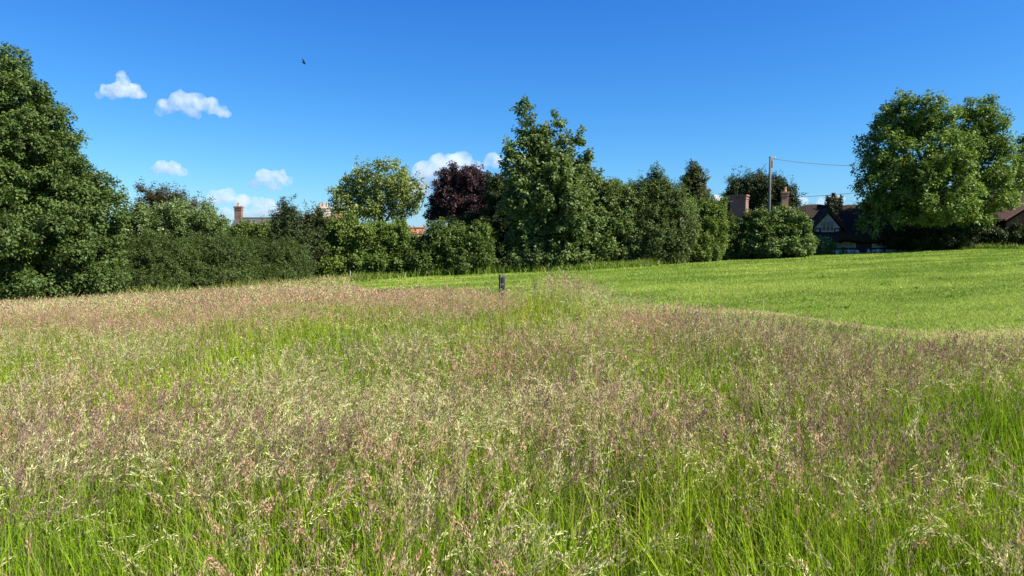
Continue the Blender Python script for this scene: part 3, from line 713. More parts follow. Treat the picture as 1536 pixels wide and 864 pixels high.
# ------------------------------------------------------------------ pole, wires, post, stake, bird
def small_things():
    Y = 64.0; b = ground_base(1152, Y)
    root = empty('utility_pole', b); tag(root, 'tall wooden utility pole rising behind the big rounded bush', 'utility pole')
    top = at(1152, 235, Y)[2] - b[2]
    MB().tube([(0, 0, -.4), (0, 0, top * .5), (0, 0, top)], [.135, .115, .095], 12).build('pole', M_POLE, root, True)
    MB().tube([(0, 0, top + .003), (0, 0, top + .05)], [.10, .05], 10).build('pole_cap', M_METAL, root)
    MB().box((.17, -.02, top - .62), (.12, .14, .65), bevel=.03).build('junction_box', M_METAL, root)
    MB().box((.16, -.02, top - .18), (.5, .08, .08)).build('bracket', M_METAL, root)
    for x in (.2, .38):
        MB().tube([(x, -.02, top - .14), (x, -.02, top - .06), (x, -.02, top)], [.035, .05, .03], 8).build('insulator', M_CREAM, root)

    def wire(label, a, b_, sag, r):
        a, b_ = Vector(a), Vector(b_); pts = []
        for i in range(25):
            t = i / 24; p = a.lerp(b_, t); p.z -= sag * 4 * t * (1 - t); pts.append(p - a)
        o = MB().tube(pts, r, 5).build('overhead_wire', M_WIRE, loc=a); tag(o, label, 'wire', 'overhead wires at the utility pole')
    t0 = at(1153, 237, Y); wx = Vector(t0)
    wire('highest wire running from the pole top to the large round tree', wx, at(1330, 248, 63), .25, .022)
    wire('lower wire crossing above the cottage chimney toward the large round tree', at(1180, 297, 71), at(1340, 284, 66), .05, .02)
    wire('short slanting stay wire on the left of the pole top', at(1150, 245, Y), at(1128, 268, 70), .0, .018)
    wire('faint slanting stay wire on the right of the pole', at(1155, 250, Y), at(1166, 282, 70), .0, .010)
    wire('short level wire left of the wide brick chimney', at(1040, 302, 66), at(1100, 302, 66), .02, .018)

    # weathered square post at the meadow edge
    p = gp(753, 447); x, y = float(p[0]), float(p[1]); z = float(ground(x, y)); s = y / F
    h = at(753, 413, y)[2] - z
    root = empty('wooden_post', (x, y, z)); tag(root, 'short weathered grey post with dark mortice slots standing at the meadow edge', 'post')
    w = 8.5 * s
    bm = MB(); bm.box((0, 0, h / 2 - .1), (w, w, h + .2), bevel=.012, taper=.96, rz=.25)
    for v in bm.bm.verts:
        v.co.x += .012 * (float(vnoise(v.co.z * 9, v.co.y * 9)) - .5)
    bm.build('shaft', M_GREYWOOD, root)
    for k in (.30, .66):
        MB().box((.20 * w, -w * .5 - .004, h * k + .12), (w * .38, .03, h * .24), rz=.25).build('mortice_slot', M_TIMBER, root)
    MB().box((0, 0, h + .012), (w * .92, w * .92, .03), rz=.25, bevel=.01).build('cap', M_GREYWOOD, root)

    p = gp(530, 421); x, y = float(p[0]), float(p[1]) - .8; z = float(ground(x, y)); h = 16 * y / F
    m = MB(); m.tube([(0, 0, -.1), (.01, 0, h * .5), (.0, 0, h)], [.028, .026, .02], 6)
    o = m.build('marker_stake', M_STAKE, loc=(x, y, z)); tag(o, 'thin pale stake standing in front of the hedge below the pale tree', 'stake')

    # bird: one skin, wings raised
    B = Vector(at(456, 95, 38))
    m = MB(); bmv = m.bm
    m.tube([(-.24, 0, .01), (-.15, 0, .005), (-.06, 0, 0), (.06, 0, 0), (.15, 0, .012), (.20, 0, .02), (.25, 0, .012), (.29, 0, .0)], [.03, .035, .052, .06, .05, .036, .024, .004], 10)
    # tail fan
    m.slab([(-.20, -.02, .012), (-.36, -.055, .015), (-.37, .0, .02), (-.36, .055, .015), (-.20, .02, .012)], (0, 0, .012))
    for sgn in (-1, 1):
        pr = [(.10, .04, .02), (.12, .20, .10), (.03, .42, .17), (-.10, .56, .20), (-.12, .40, .155), (-.10, .22, .09), (-.08, .04, .02)]
        m.slab([(a, sgn * b2, c + .0) for (a, b2, c) in pr], (0, 0, .014))
    o = m.build('bird', M_FEATHER, loc=B, smooth=False)
    o.rotation_euler = (RAD(-16), RAD(22), RAD(-12)); o.scale = (.5, .5, .5)
    tag(o, 'small black bird flying alone high in the blue sky', 'bird')


# ------------------------------------------------------------------ grass
HP = [gp(*q) for q in ((-160, 478), (0, 465), (120, 457), (200, 451), (300, 445), (400, 435), (450, 429), (540, 421), (640, 414), (740, 410), (830, 407), (900, 403), (960, 400), (1060, 391), (1130, 387), (1220, 382), (1320, 376), (1440, 374), (1600, 373))]
HX = np.array([p[0] for p in HP]); HY = np.array([p[1] for p in HP])


def hedge_y(x): return np.interp(x, HX, HY)


EX = np.array([-9.2, -7.0, -4.9, -2.6, -1.2, .9, 1.9, 2.3, 2.9, 3.6, 4.35, 5.6, 8, 14])
EY = np.array([41.5, 33, 25, 22, 20.5, 20.5, 17.6, 13.4, 10.4, 8.5, 7.5, 8.0, 8.8, 10])


def edge_y(x):
    e = np.interp(x, EX, EY) + (vnoise(x * 1.5, x * 0 + 4) - .5) * .5
    return np.where(x < -9.2, hedge_y(x) - .2, e)


def patches(px, py, L):
    r = np.zeros_like(px)
    for (cx, cy, rx, ry, k) in L:
        r = np.maximum(r, k * np.exp(-(((px - cx) / rx) ** 2 + ((py - cy) / ry) ** 2)))
    return r


PINK = [(620, 448, 150, 22, 1), (450, 455, 200, 20, .9), (150, 482, 260, 18, .9), (975, 490, 55, 18, 1), (330, 470, 200, 20, .8), (640, 460, 90, 20, .9), (730, 550, 60, 25, .6), (170, 615, 60, 30, .6), (1000, 480, 60, 14, .8)]
PURPLE = [(800, 555, 60, 30, .9), (1010, 660, 160, 45, .7), (1330, 700, 130, 45, .9), (1180, 660, 120, 40, .7), (620, 760, 70, 50, .8), (470, 710, 50, 40, .7), (870, 690, 90, 50, .7), (1300, 540, 200, 45, .6), (230, 650, 120, 60, .6), (1390, 690, 60, 30, .8), (1120, 520, 140, 35, .5), (100, 720, 120, 60, .5)]
BEIGE = [(900, 630, 110, 40, 1), (1190, 570, 90, 30, .8), (560, 600, 160, 50, .7), (1050, 520, 150, 40, .6), (300, 640, 100, 40, .6), (60, 640, 120, 60, .6), (420, 560, 160, 40, .6)]
CREAM = [(650, 620, 130, 50, .9), (520, 650, 120, 60, .8), (290, 690, 120, 50, .7), (820, 590, 70, 30, .7), (1000, 450, 300, 15, .5), (200, 455, 300, 16, .7), (520, 433, 120, 10, .9)]
GREEN = [(500, 505, 110, 20, 1), (360, 535, 130, 22, 1), (250, 555, 80, 20, .8), (790, 470, 60, 25, .8), (60, 535, 80, 15, .5), (1300, 800, 330, 75, 1), (900, 820, 300, 55, .9), (600, 830, 140, 40, .6), (1480, 650, 80, 60, .6), (740, 700, 40, 30, .5), (200, 790, 60, 50, .5), (550, 545, 60, 20, .5), (1430, 600, 70, 30, .5), (680, 520, 50, 20, .6)]


SP = [gp(*q) for q in ((1000, 460), (1060, 465.5), (1160, 470), (1260, 485), (1400, 504), (1560, 497))]
STX = np.array([p[0] for p in SP]); STY = np.array([p[1] for p in SP])
_o = np.argsort(STX); STX, STY = STX[_o], STY[_o]


def ribbons(root, az, h, lean, bend, w, K, cb, ct, waz=None):
    """tapered curved blades. returns verts, quads, colours, tip position, tip tangent"""
    n = len(root); s = np.linspace(0, 1, K + 1)
    d = np.stack([np.cos(az), np.sin(az), np.zeros(n)], 1)
    waz = az + np.pi / 2 + RNG.normal(0, .9, n) if waz is None else waz
    wd = np.stack([np.cos(waz), np.sin(waz), np.zeros(n)], 1)
    V = np.empty((n, K + 1, 2, 3), np.float32); Cc = np.empty((n, K + 1, 2, 3), np.float32)
    for i, t in enumerate(s):
        hor = h * (lean * t + bend * t ** 2.2); ver = h * (t - .42 * np.clip(lean, 0, 1) * t ** 2 - .5 * bend * t ** 3)
        p = root + d * hor[:, None]; p = p + np.array([0, 0, 1.0]) * ver[:, None]
        ww = (w * (1 - t ** 1.6 * .88))[:, None] * .5
        V[:, i, 0] = p - wd * ww; V[:, i, 1] = p + wd * ww
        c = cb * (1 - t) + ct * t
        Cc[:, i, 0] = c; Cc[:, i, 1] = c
        if i == K - 1: prev = p
    tip = p; tan = unit(p - prev)
    base = (np.arange(n) * (K + 1) * 2)[:, None]
    k = np.arange(K)[None, :] * 2
    q = np.stack([base + k, base + k + 1, base + k + 3, base + k + 2], -1).reshape(-1, 4)
    return V.reshape(-1, 3), q, Cc.reshape(-1, 3), tip, tan


def heads(tip, tan, length, radius, m, sl, sw, col, droop, rnd=.3):
    """seed heads: m spikelets each, along the end of the stalk"""
    n = len(tip)
    idx = np.repeat(np.arange(n), m); N_ = len(idx)
    t = (np.tile(np.arange(m), n) + RNG.random(N_)) / m
    ang = RNG.random(N_) * 2 * np.pi
    a = unit(np.cross(tan, np.array([.3, .8, .1]))); b = np.cross(tan, a)
    rd = a[idx] * np.cos(ang)[:, None] + b[idx] * np.sin(ang)[:, None]
    prof = np.sin(np.clip(t * .88 + .12, 0, 1) * np.pi) ** .7
    P = tip[idx] + tan[idx] * ((t - .45) * length[idx])[:, None] + rd * (radius[idx] * prof * RNG.uniform(.3, 1, N_))[:, None]
    hz = tan.copy(); hz[:, 2] = 0
    P = P + (unit(hz)[idx] * .8 + np.array([0, 0, -.7])) * (droop[idx] * length[idx] * t ** 2)[:, None]
    D = unit(tan[idx] * 1.1 + rd * .38 + RNG.normal(0, rnd * .5, (N_, 3)) + np.array([0, 0, -1.0]) * (droop[idx] * t * 1.5)[:, None])
    Nn = unit(np.cross(D, RNG.normal(size=(N_, 3))))
    L = sl[idx] * RNG.uniform(.7, 1.3, N_); W = sw[idx] * RNG.uniform(.7, 1.3, N_)
    v, f = leaf_quads(P, Nn, D, L, W, .1)
    c = np.repeat(col[idx] * RNG.uniform(.75, 1.3, (N_, 1)), 4, 0)
    return v, f, c


class Acc:
    def __init__(s): s.v, s.f, s.c, s.n = [], [], [], 0

    def add(s, v, f, c):
        s.v.append(v.astype(np.float32)); s.f.append(f + s.n); s.c.append(c.astype(np.float32)); s.n += len(v)

    def build(s, name, mat):
        return np_mesh(name, np.concatenate(s.v), np.concatenate(s.f), mat, np.concatenate(s.c))


def sow(n, y0, y1, side=.80, pad=3.2):
    y = np.sqrt(RNG.random(n) * (y1 ** 2 - y0 ** 2) + y0 ** 2)
    x = (RNG.random(n) * 2 - 1) * (side * y + pad)
    return x, y


def mix(cols, wts):
    """choose a colour per stem by weights (n,k)"""
    wts = wts / wts.sum(1, keepdims=True); cu = np.cumsum(wts, 1); r = RNG.random((len(wts), 1))
    k = (r > cu).sum(1); k = np.minimum(k, len(cols) - 1)
    return k, np.array(cols)[k]


def meadow():
    A = Acc()
    zones = [  # y0, y1, blades/m2, heads/m2, blade width, K, spikelets, size factor
        (1.3, 3.2, 2500, 640, .0068, 4, 34, 1.0),
        (3.2, 6.0, 1900, 560, .0080, 3, 24, 1.3),
        (6.0, 10., 950, 400, .0105, 3, 15, 1.6),
        (10., 17., 420, 270, .0145, 2, 9, 1.8),
        (17., 30., 170, 135, .024, 2, 5, 2.8),
        (30., 50., 70, 60, .040, 2, 3, 4.4)]
    for (y0, y1, db, dh, bw, K, m, sf) in zones:
        area = .8 * (y1 ** 2 - y0 ** 2) + 6.4 * (y1 - y0)
        # ---- leaf blades
        n = int(area * db); x, y = sow(n, y0, y1)
        k = (y < edge_y(x)) & (RNG.random(n) < np.clip(.30 + 3.2 * (fbm(x * 3.1, y * 3.1, 77) - .36), .12, 1)); x, y = x[k], y[k]; n = len(x)
        z = ground(x, y); R = np.stack([x, y, z], 1)
        px, py = topx(R + np.array([0, 0, .4]))
        g = patches(px, py, GREEN)
        tuft = fbm(x * 1.3, y * 1.3, 5)
        h = (.30 + .22 * tuft + .12 * RNG.random(n)) * RNG.uniform(.6, 1.25, n) * (1 + .12 * g)
        h *= np.clip((edge_y(x) - y) / 2.5 + .4, .4, 1) * (1 - .45 * np.clip((y - 16) / 14, 0, 1))
        yel = fbm(x * .8 + 7, y * .8, 8)[:, None]
        c1 = np.array([.110, .245, .011]) * (1 - yel) + np.array([.33, .43, .030]) * yel
        c1 = c1 * (1 + np.array([.30, .04, .5]) * np.clip((y - 7) / 8, 0, 1)[:, None]) * np.where(RNG.random((n, 1)) < .3, .5, 1.0) * RNG.uniform(.6, 1.4, (n, 1))
        dry = RNG.random(n) < (.13 - .10 * g)
        c1[dry] = np.array([.34, .29, .14]) * RNG.uniform(.7, 1.2, (dry.sum(), 1))
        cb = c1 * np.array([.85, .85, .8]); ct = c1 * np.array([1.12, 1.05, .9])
        wind = (fbm(x * .6, y * .6, 21) - .5) * 5
        az = np.where(RNG.random(n) < .75, RNG.random(n) * 6.28, wind + np.pi + RNG.normal(0, .7, n))
        lean = RNG.uniform(.0, .30, n); bend = RNG.uniform(0, .75, n) ** 2.0
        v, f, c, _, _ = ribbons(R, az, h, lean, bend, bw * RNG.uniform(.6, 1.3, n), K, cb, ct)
        A.add(v, f, c)
        # ---- flowering stalks
        n = int(area * dh * 1.35); x, y = sow(n, y0, y1)
        k = y < edge_y(x) - .05; x, y = x[k], y[k]
        R = np.stack([x, y, ground(x, y)], 1); px, py = topx(R + np.array([0, 0, .5]))
        g = patches(px, py, GREEN); pk = patches(px, py, PINK); pu = patches(px, py, PURPLE); be = patches(px, py, BEIGE); cr = patches(px, py, CREAM)
        cl = fbm(x * 1.1 + 3, y * 1.1, 31); near = np.clip((6 - y) / 3, 0, 1)
        cl2 = fbm(x * 2.6 + 5, y * 2.6, 35)
        pr = np.clip(.02 + 3.4 * (cl - .45) + 2.6 * (cl2 - .47) + .75 * np.maximum.reduce([pk, pu, be, cr]) - .75 * g, .05, 1)
        k = RNG.random(len(x)) < pr * .70
        x, y, R, px, py, g, pk, pu, be, cr, cl = [q[k] for q in (x, y, R, px, py, g, pk, pu, be, cr, cl)]
        n = len(x)
        nz = [fbm(x * .9, y * .9, 40 + q) for q in range(4)]
        W = np.stack([.06 + 4.0 * pk + 1.0 * (nz[0] > .61), .10 + 3.6 * pu + 1.4 * (nz[1] > .57), .30 + 1.8 * be + .6 * (nz[2] > .56), .28 + 1.8 * cr + .7 * (nz[3] > .56), .22 + .4 * g], 1)
        far = np.clip((y - 12) / 10, 0, 1); W[:, 2] += .35 * far; W[:, 3] += .25 * far
        kind, colr = mix([(.48, .27, .20), (.25, .155, .125), (.46, .36, .22), (.53, .51, .25), (.30, .36, .08)], W)
        colr = colr * RNG.uniform(.75, 1.25, (n, 1))
        h = (.50 + .17 * fbm(x * .7, y * .7, 50) + .12 * RNG.random(n)) * RNG.uniform(.8, 1.12, n)
        h *= np.clip((edge_y(x) - y) / 2.5 + .5, .5, 1) * (1 - .45 * np.clip((y - 16) / 14, 0, 1))
        h *= 1 + .45 * np.exp(-((x - 1.15) / .9) ** 2 - ((y - 17.5) / 3.2) ** 2)
        h[(np.abs(x + .3) < .3) & (y > 15)] *= .72                # trodden a little short round the post
        h[(RNG.random(n) < .004) & (y < 15)] *= 1.45
        tall = RNG.random(n) < .02; h[tall] *= 1.25
        wind = (fbm(x * .35, y * .35, 22) - .5) * 4
        az = np.where(RNG.random(n) < .6, RNG.random(n) * 6.28, wind + RNG.normal(0, .7, n))
        lean = RNG.uniform(.0, .22, n) + .25 * (RNG.random(n) < .15); bend = np.where(kind == 3, RNG.uniform(.10, .5, n), RNG.uniform(0, .22, n))
        st = np.where((kind == 2)[:, None] | (kind == 3)[:, None], np.array([.36, .39, .11]), np.array([.22, .31, .05]))
        tipc = np.where((kind == 1)[:, None], np.array([.22, .16, .10]), st * np.array([1.15, 1.0, .95]))
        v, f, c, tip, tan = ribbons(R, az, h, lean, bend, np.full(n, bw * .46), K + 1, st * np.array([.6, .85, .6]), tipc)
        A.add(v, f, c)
        Lh = np.choose(kind, [.10, .11, .13, .16, .10]) * RNG.uniform(.7, 1.3, n)
        rad = np.choose(kind, [.011, .008, .012, .009, .008]) * RNG.uniform(.7, 1.4, n) * min(sf, 1.6) ** .5
        dr = np.choose(kind, [.12, .07, .25, .38, .12]) * RNG.uniform(.3, 1.7, n)
        sl = np.choose(kind, [.012, .012, .014, .016, .012]) * sf * (1.5 if m < 8 else 1.15); sw = np.choose(kind, [.0040, .0036, .0034, .0034, .0034]) * sf * (1.4 if m < 8 else 1.1)
        v, f, c = heads(tip, tan, Lh, rad, m, sl * np.ones(n), sw * np.ones(n), colr, dr)
        A.add(v, f, c)
    o = A.build('meadow_grass', M_GRASS)
    tag(o, 'long unmown meadow grass with pinkish, purple and straw coloured seed heads', 'grass', kind='stuff')

    # ---- short grass of the mown field
    B = Acc()
    for (y0, y1, d, hgt, w) in ((7, 11, 2300, .045, .009), (11, 17, 1200, .048, .012), (17, 28, 520, .055, .020), (28, 42, 230, .06, .034), (42, 66, 100, .075, .055)):
        n = int((.8 * (y1 ** 2 - y0 ** 2) + 6.4 * (y1 - y0)) * d); x, y = sow(n, y0, y1)
        k = (y > edge_y(x) - .5) & (y < hedge_y(x) + 1.0) & (x > -9.5); x, y = x[k], y[k]; n = len(x)
        R = np.stack([x, y, ground(x, y)], 1)
        sw_ = fbm((x * .25 + y * .1), (y * 1.0 - x * .38) * .55, 60)        # swathes left by the mower
        fine = fbm(x * 1.7, y * 1.7, 62)
        q = np.clip((sw_ - .34) * 2.6, 0, 1)[:, None] * .7 + fine[:, None] * .3
        c1 = np.array([.115, .21, .022]) * (1 - q) + np.array([.36, .44, .085]) * q
        c1 = c1 * RNG.uniform(.82, 1.18, (n, 1))
        sy = np.interp(x, STX, STY); straw = RNG.random(n) < np.exp(-((y - sy) / np.where(y < sy, 1.5, .55)) ** 2) * .95 * np.clip((fbm(x * .5, y * .2, 65) - .28) * 5, 0, 1) * (x > 1.5) + .035
        c1[straw] = np.array([.50, .43, .20]) * RNG.uniform(.7, 1.2, (straw.sum(), 1))
        h = hgt * RNG.uniform(.4, 1.4, n) * (.7 + .6 * fine); lean = np.where(straw, RNG.uniform(.6, 1.6, n), RNG.uniform(.1, .8, n))
        v, f, c, _, _ = ribbons(R, RNG.random(n) * 6.28, h, lean, RNG.uniform(0, .4, n), w * RNG.uniform(.6, 1.3, n), 1, c1 * .9, c1 * 1.1)
        B.add(v, f, c)
    n = 45; cy_ = RNG.uniform(10, 34, n); cx_ = RNG.uniform(-.05, .72, n) * cy_
    k = np.repeat(np.arange(n), 16); x = cx_[k] + RNG.normal(0, .11, len(k)); y = cy_[k] + RNG.normal(0, .11, len(k))
    q = (y > edge_y(x) + .5) & (y < hedge_y(x) - 1.5) & (fbm(cx_ * .3, cy_ * .3, 80)[k] > .44); x, y = x[q], y[q]; n = len(x)
    c1 = np.array([.075, .165, .014]) * RNG.uniform(.7, 1.5, (n, 1))
    v, f, c, _, _ = ribbons(np.stack([x, y, ground(x, y)], 1), RNG.random(n) * 6.28, .11 * RNG.uniform(.5, 1.4, n), RNG.uniform(.3, 1.2, n), RNG.uniform(0, .4, n), .035 * RNG.uniform(.6, 1.4, n), 2, c1, c1 * 1.2)
    B.add(v, f, c)
    o = B.build('mown_grass', M_MOWN); tag(o, 'short bright green mown grass beyond the meadow edge', 'grass', kind='stuff')

    # ---- rank grass along the foot of the hedge
    Cc = Acc()
    n = 26000; x = RNG.uniform(-34, 44, n); off = RNG.exponential(.55, n) - .5
    y = hedge_y(x) - off; k = off < 2.4; x, y, off = x[k], y[k], off[k]; n = len(x)
    R = np.stack([x, y, ground(x, y)], 1); left = np.clip((-8 - x) / 3, 0, 1)[:, None]; nz = fbm(x * .8, y * .8, 70)[:, None]
    c1 = (np.array([.085, .16, .015]) * (1 - nz) + np.array([.18, .245, .035]) * nz) * (1 - left) + np.array([.24, .25, .07]) * left
    c1 = c1 * RNG.uniform(.65, 1.3, (n, 1)); dry = RNG.random(n) < .10; c1[dry] = (.42, .38, .18)
    h = (.30 + .45 * fbm(x * .6, y * .6, 72)) * RNG.uniform(.5, 1.3, n)
    v, f, c, _, _ = ribbons(R, RNG.random(n) * 6.28, h, RNG.uniform(.05, .4, n), RNG.uniform(0, .5, n), .045 * RNG.uniform(.5, 1.3, n), 2, c1 * .9, c1 * 1.1)
    Cc.add(v, f, c)
    o = Cc.build('rank_grass', M_MOWN); tag(o, 'uncut rank grass along the foot of the hedge', 'grass', kind='stuff')


def weeds():
    """tall dock and thistle stems standing over the meadow beside the post"""
    spots = [(800, 465, .84, 'tall brownish dock stem just right of the post'), (828, 468, .95, 'tallest green dock stem in the clump right of the post'), (846, 466, .86, 'leafy dock stem behind the middle of the meadow edge clump'),
             (868, 470, .80, 'slender dock stem leaning at the right of the meadow edge clump'), (890, 472, .74, 'short dock stem at the right end of the meadow edge clump')]
    for i, (px, py, h, lab) in enumerate(spots):
        rng = np.random.default_rng(500 + i)
        p = gp(px, py); b = (float(p[0]), float(p[1]), float(ground(p[0], p[1])))
        root = empty('dock_plant', b); tag(root, lab, 'dock plant', 'dock stems at the meadow edge')
        m = MB(); lx = rng.normal(0, .06)
        ends = []
        m.tube([(0, 0, -.02), (lx * .4, 0, h * .5), (lx, 0, h)], [.007, .005, .002], 5)
        for k in range(7):
            z = h * rng.uniform(.45, .9); a = rng.uniform(0, 6.28); l = rng.uniform(.10, .24)
            q = Vector((lx * z / h, 0, z)); e = q + Vector((math.cos(a) * l * .55, math.sin(a) * l * .55, l)); m.tube([q, e], [.004, .002], 4); ends.append((q, e))
        m.build('stem', M_STALK, root)
        n = 130; t = rng.random(n); ids = rng.integers(0, len(ends), n)
        P = np.array([list(ends[j][0].lerp(ends[j][1], tt)) for j, tt in zip(ids, t)]) + rng.normal(0, .014, (n, 3))
        top = rng.random(n) < .3; P[top] = np.stack([np.full(top.sum(), lx), np.zeros(top.sum()), h * rng.uniform(.6, 1.03, top.sum())], 1) + rng.normal(0, .018, (top.sum(), 3))
        D = unit(rng.normal(size=(n, 3)) + np.array([0, 0, .5])); Nn = unit(np.cross(D, rng.normal(size=(n, 3))))
        v, f = leaf_quads(P, Nn, D, rng.uniform(.02, .04, n), rng.uniform(.008, .016, n))
        o = np_mesh('foliage', v, f, M_GRASS, np.repeat(np.array([(.17, .17, .06), (.22, .18, .09), (.26, .27, .09)])[rng.integers(0, 3, n)], 4, 0)); o.parent = root  # spikelets of the dock seed heads, merged under the foliage name
        n = 14; a = rng.uniform(0, 6.28, n); z = h * rng.uniform(.05, .55, n)
        P = np.stack([lx * z / h, z * 0, z], 1); D = unit(np.stack([np.cos(a), np.sin(a), rng.uniform(.1, .9, n)], 1)); Nn = unit(np.array([0, 0, 1.]) - D * D[:, 2:3])
        v, f = leaf_quads(P, Nn, D, rng.uniform(.14, .26, n), rng.uniform(.03, .06, n))
        o = np_mesh('foliage', v, f, M_GRASS, np.repeat(np.array([(.08, .16, .02), (.14, .22, .03)])[rng.integers(0, 2, n)], 4, 0)); o.parent = root


def ground_sheet():
    t = np.linspace(-1, 1, 181); xs = np.sign(t) * (np.abs(t) ** 3.2) * 3000
    ys = xs.copy()
    X, Y = np.meshgrid(xs, ys, indexing='ij'); Z = ground(X, Y)
    v = np.stack([X, Y, Z], -1).reshape(-1, 3); n = len(t)
    i, j = np.meshgrid(np.arange(n - 1), np.arange(n - 1), indexing='ij'); a = (i * n + j).ravel()
    o = np_mesh('ground', v, np.stack([a, a + n, a + n + 1, a + 1], 1), ground_mat(), smooth=True)
    tag(o, 'gently sloping field', None, kind='structure')


# ------------------------------------------------------------------ clouds
def cloud_mat(name, density, seed, W):
    m = bpy.data.materials.new(name); nt, N, L = nodes_of(m)
    out = N.new('ShaderNodeOutputMaterial'); pv = N.new('ShaderNodeVolumePrincipled')
    pv.inputs['Color'].default_value = (1, 1, 1, 1); pv.inputs['Anisotropy'].default_value = .2
    tc = N.new('ShaderNodeTexCoord'); nz = N.new('ShaderNodeTexNoise'); nz.noise_dimensions = '4D'; nz.inputs['W'].default_value = seed
    nz.inputs['Scale'].default_value = 9.0 / W; nz.inputs['Detail'].default_value = 6; nz.inputs['Roughness'].default_value = .65
    mr = N.new('ShaderNodeMapRange'); mr.inputs['From Min'].default_value = .36; mr.inputs['From Max'].default_value = .92
    mr.inputs['To Min'].default_value = 0; mr.inputs['To Max'].default_value = density * .85
    L.new(tc.outputs['Object'], nz.inputs['Vector']); L.new(nz.outputs['Fac'], mr.inputs['Value']); L.new(mr.outputs[0], pv.inputs['Density'])
    L.new(pv.outputs[0], out.inputs['Volume'])
    return m


def clouds():
    base_alt = 420.0
    specs = [
        ('small cloud with a pointed top above the tall left tree', 182, 150, [(-18, 13, 13), (0, 15, 16), (17, 13, 14), (30, 8, 8), (-32, 7, 7), (3, 29, 10), (1, 37, 7)], 2.0),
        ('widest lone cloud, between the pointed small cloud and the bird', 288, 179, [(-36, 19, 15), (-17, 27, 18), (6, 25, 17), (27, 20, 15), (43, 12, 11), (53, 7, 6), (0, 12, 13), (-46, 10, 8)], 2.3),
        ('small flat cloud low above the rounded blossom shrub', 252, 266, [(-8, 15, 13), (9, 13, 13), (22, 8, 8), (-18, 8, 8)], 1.6),
        ('puffy low cloud right of the tall brick chimney', 405, 287, [(-8, 21, 15), (12, 22, 13), (24, 15, 10), (-22, 10, 11), (6, 8, 11)], 1.6),
        ('long low cloud bank behind the tall brick chimney', 352, 314, [(-26, 18, 15), (-8, 20, 13), (14, 12, 14), (-42, 9, 11), (36, 12, 11), (52, 9, 9), (-56, 10, 10)], 3.4),
        ('bright low cloud resting on the slate roof', 385, 334, [(2, 18, 12), (20, 21, 13), (-18, 12, 11), (36, 14, 12), (-44, 14, 12), (-60, 10, 10)], 3.0),
        ('tall bright cloud behind the copper beech', 668, 296, [(-10, 52, 16), (25, 55, 16), (10, 35, 30), (-30, 36, 22), (46, 40, 16), (-38, 14, 24), (20, 14, 30), (74, 54, 14)], 3.4),
        ('tiny white cloud right of the yew', 1195, 308, [(0, 9, 9), (10, 7, 8), (-12, 6, 8), (50, 8, 9), (64, 10, 9), (36, 5, 8)], 2.2),
        ('small white cloud left of the wide brick chimney', 1074, 318, [(0, 16, 12), (-6, 8, 12), (8, 6, 11)], 2.4)]
    for i, (label, px, py, puffs, od) in enumerate(specs):
        el = (HORIZON - py) / F
        Y = min(6500.0 + 900 * (i % 3), base_alt / el); s = Y / F
        c0 = at(px, py, Y)
        bm = bmesh.new(); rng = np.random.default_rng(900 + i)
        for (dx, dz, r) in puffs:
            for q in range(4):
                o3 = unit(rng.normal(0, 1, 3)) * r * .5
                rr = r * (.85 if q == 0 else rng.uniform(.3, .5)); oo = (0, 0, 0) if q == 0 else o3 * 1.5
                M = Matrix.Translation((s * (dx + oo[0]), s * oo[1], max(s * (dz + oo[2] * .8), rr * s * .45))) @ Matrix.Diagonal((rr * s * 1.16, rr * s * 1.05, rr * s * .96, 1))
                bmesh.ops.create_icosphere(bm, subdivisions=3, radius=1.0, matrix=M)
        me = bpy.data.meshes.new('cloud'); bm.to_mesh(me); bm.free()
        ob = bpy.data.objects.new('cloud', me); COL.objects.link(ob)
        W = max(p[0] + p[2] for p in puffs) - min(p[0] - p[2] for p in puffs); W *= s
        md = ob.modifiers.new('remesh', 'REMESH'); md.mode = 'VOXEL'; md.voxel_size = W / 55
        bpy.context.view_layer.update()
        dg = bpy.context.evaluated_depsgraph_get()
        me2 = bpy.data.meshes.new_from_object(ob.evaluated_get(dg)); ob.modifiers.clear(); ob.data = me2; bpy.data.meshes.remove(me)
        co = np.empty(len(me2.vertices) * 3, np.float32); me2.vertices.foreach_get('co', co); co = co.reshape(-1, 3); q = co / W
        no = np.empty(len(me2.vertices) * 3, np.float32); me2.vertex_normals.foreach_get('vector', no); no = no.reshape(-1, 3)
        bl = fbm(q[:, 0] * 14 + q[:, 1] * 9, q[:, 2] * 14 + q[:, 1] * 7, 90 + i) - .5
        me2.vertices.foreach_set('co', (co + no * (bl * W * .06)[:, None]).ravel().astype(np.float32)); me2.update()
        me2.name = 'cloud'; me2.materials.clear(); me2.materials.append(cloud_mat('cloud_vapour', od / (W * .16), i * 3.7, W))
        ob.location = c0
        tag(ob, label, 'cloud', 'small fair weather clouds')


# ------------------------------------------------------------------ light, sky, camera
EXPOSURE = 1.25
SUN_EL, SUN_AZ = RAD(44), RAD(109)        # azimuth clockwise from the viewing direction


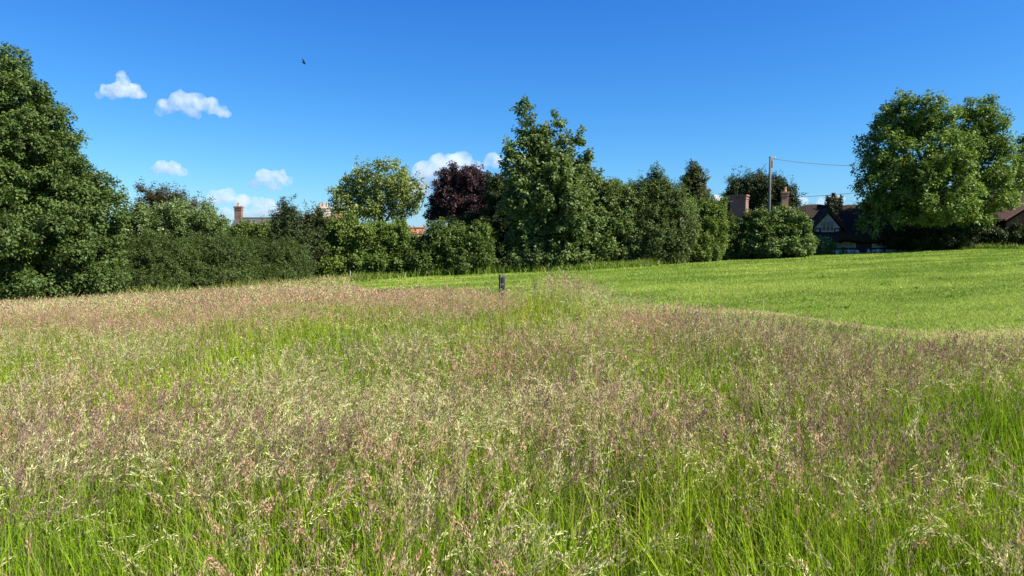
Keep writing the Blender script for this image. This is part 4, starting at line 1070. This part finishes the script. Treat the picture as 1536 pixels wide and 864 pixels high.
def light():
    sun = bpy.data.lights.new('sun', 'SUN'); sun.energy = 4.8; sun.angle = RAD(.53); sun.color = (1, .945, .84)
    o = bpy.data.objects.new('sun', sun); COL.objects.link(o)
    d = Vector((math.sin(SUN_AZ) * math.cos(SUN_EL), math.cos(SUN_AZ) * math.cos(SUN_EL), math.sin(SUN_EL)))
    o.rotation_euler = d.to_track_quat('Z', 'Y').to_euler(); o.location = (20, -10, 40)
    w = bpy.data.worlds.new('World'); sc.world = w; w.use_nodes = True
    nt = w.node_tree; N, L = nt.nodes, nt.links
    for n in list(N): N.remove(n)
    out = N.new('ShaderNodeOutputWorld'); bg = N.new('ShaderNodeBackground'); sky = N.new('ShaderNodeTexSky')
    sky.sky_type = 'NISHITA'; sky.sun_disc = False; sky.sun_elevation = SUN_EL; sky.sun_rotation = SUN_AZ
    sky.altitude = 60; sky.air_density = 1.0; sky.dust_density = .3; sky.ozone_density = 3.0
    bg.inputs['Strength'].default_value = .11
    # deep clear-air blue of the photograph: the sky's own channels, each with its own contrast
    sp = N.new('ShaderNodeSeparateColor'); cb = N.new('ShaderNodeCombineColor'); L.new(sky.outputs[0], sp.inputs[0])
    gain = 2 ** EXPOSURE
    for ch, (p, k) in enumerate(((1.69, .87), (1.24, 1.13), (.80, 1.38))):
        a = N.new('ShaderNodeMath'); a.operation = 'POWER'; a.inputs[1].default_value = p
        m = N.new('ShaderNodeMath'); m.operation = 'MULTIPLY'; m.inputs[1].default_value = k / gain * .11 ** (p - 1)
        L.new(sp.outputs[ch], a.inputs[0]); L.new(a.outputs[0], m.inputs[0]); L.new(m.outputs[0], cb.inputs[ch])
    L.new(cb.outputs[0], bg.inputs['Color']); L.new(bg.outputs[0], out.inputs['Surface'])


def camera():
    cam = bpy.data.cameras.new('camera'); cam.lens = 36.0 * F / 1536.0; cam.sensor_width = 36; cam.clip_end = 20000; cam.clip_start = .05
    o = bpy.data.objects.new('camera', cam); COL.objects.link(o); o.location = (0, 0, EYE); o.rotation_euler = (math.pi / 2 - PITCH, 0, 0)
    sc.camera = o


ground_sheet(); meadow(); weeds(); plants(); houses(); small_things(); clouds(); light(); camera()

sc.view_settings.view_transform = 'Standard'; sc.view_settings.look = 'None'; sc.view_settings.exposure = EXPOSURE; sc.view_settings.gamma = 1.0
sc.view_settings.use_curve_mapping = False
sc.render.engine = 'CYCLES'
cy = sc.cycles
cy.max_bounces = 8; cy.diffuse_bounces = 3; cy.glossy_bounces = 2; cy.transmission_bounces = 3; cy.volume_bounces = 6; cy.transparent_max_bounces = 6
cy.use_denoising = True; cy.denoiser = 'OPENIMAGEDENOISE'
cy.caustics_reflective = False; cy.caustics_refractive = False
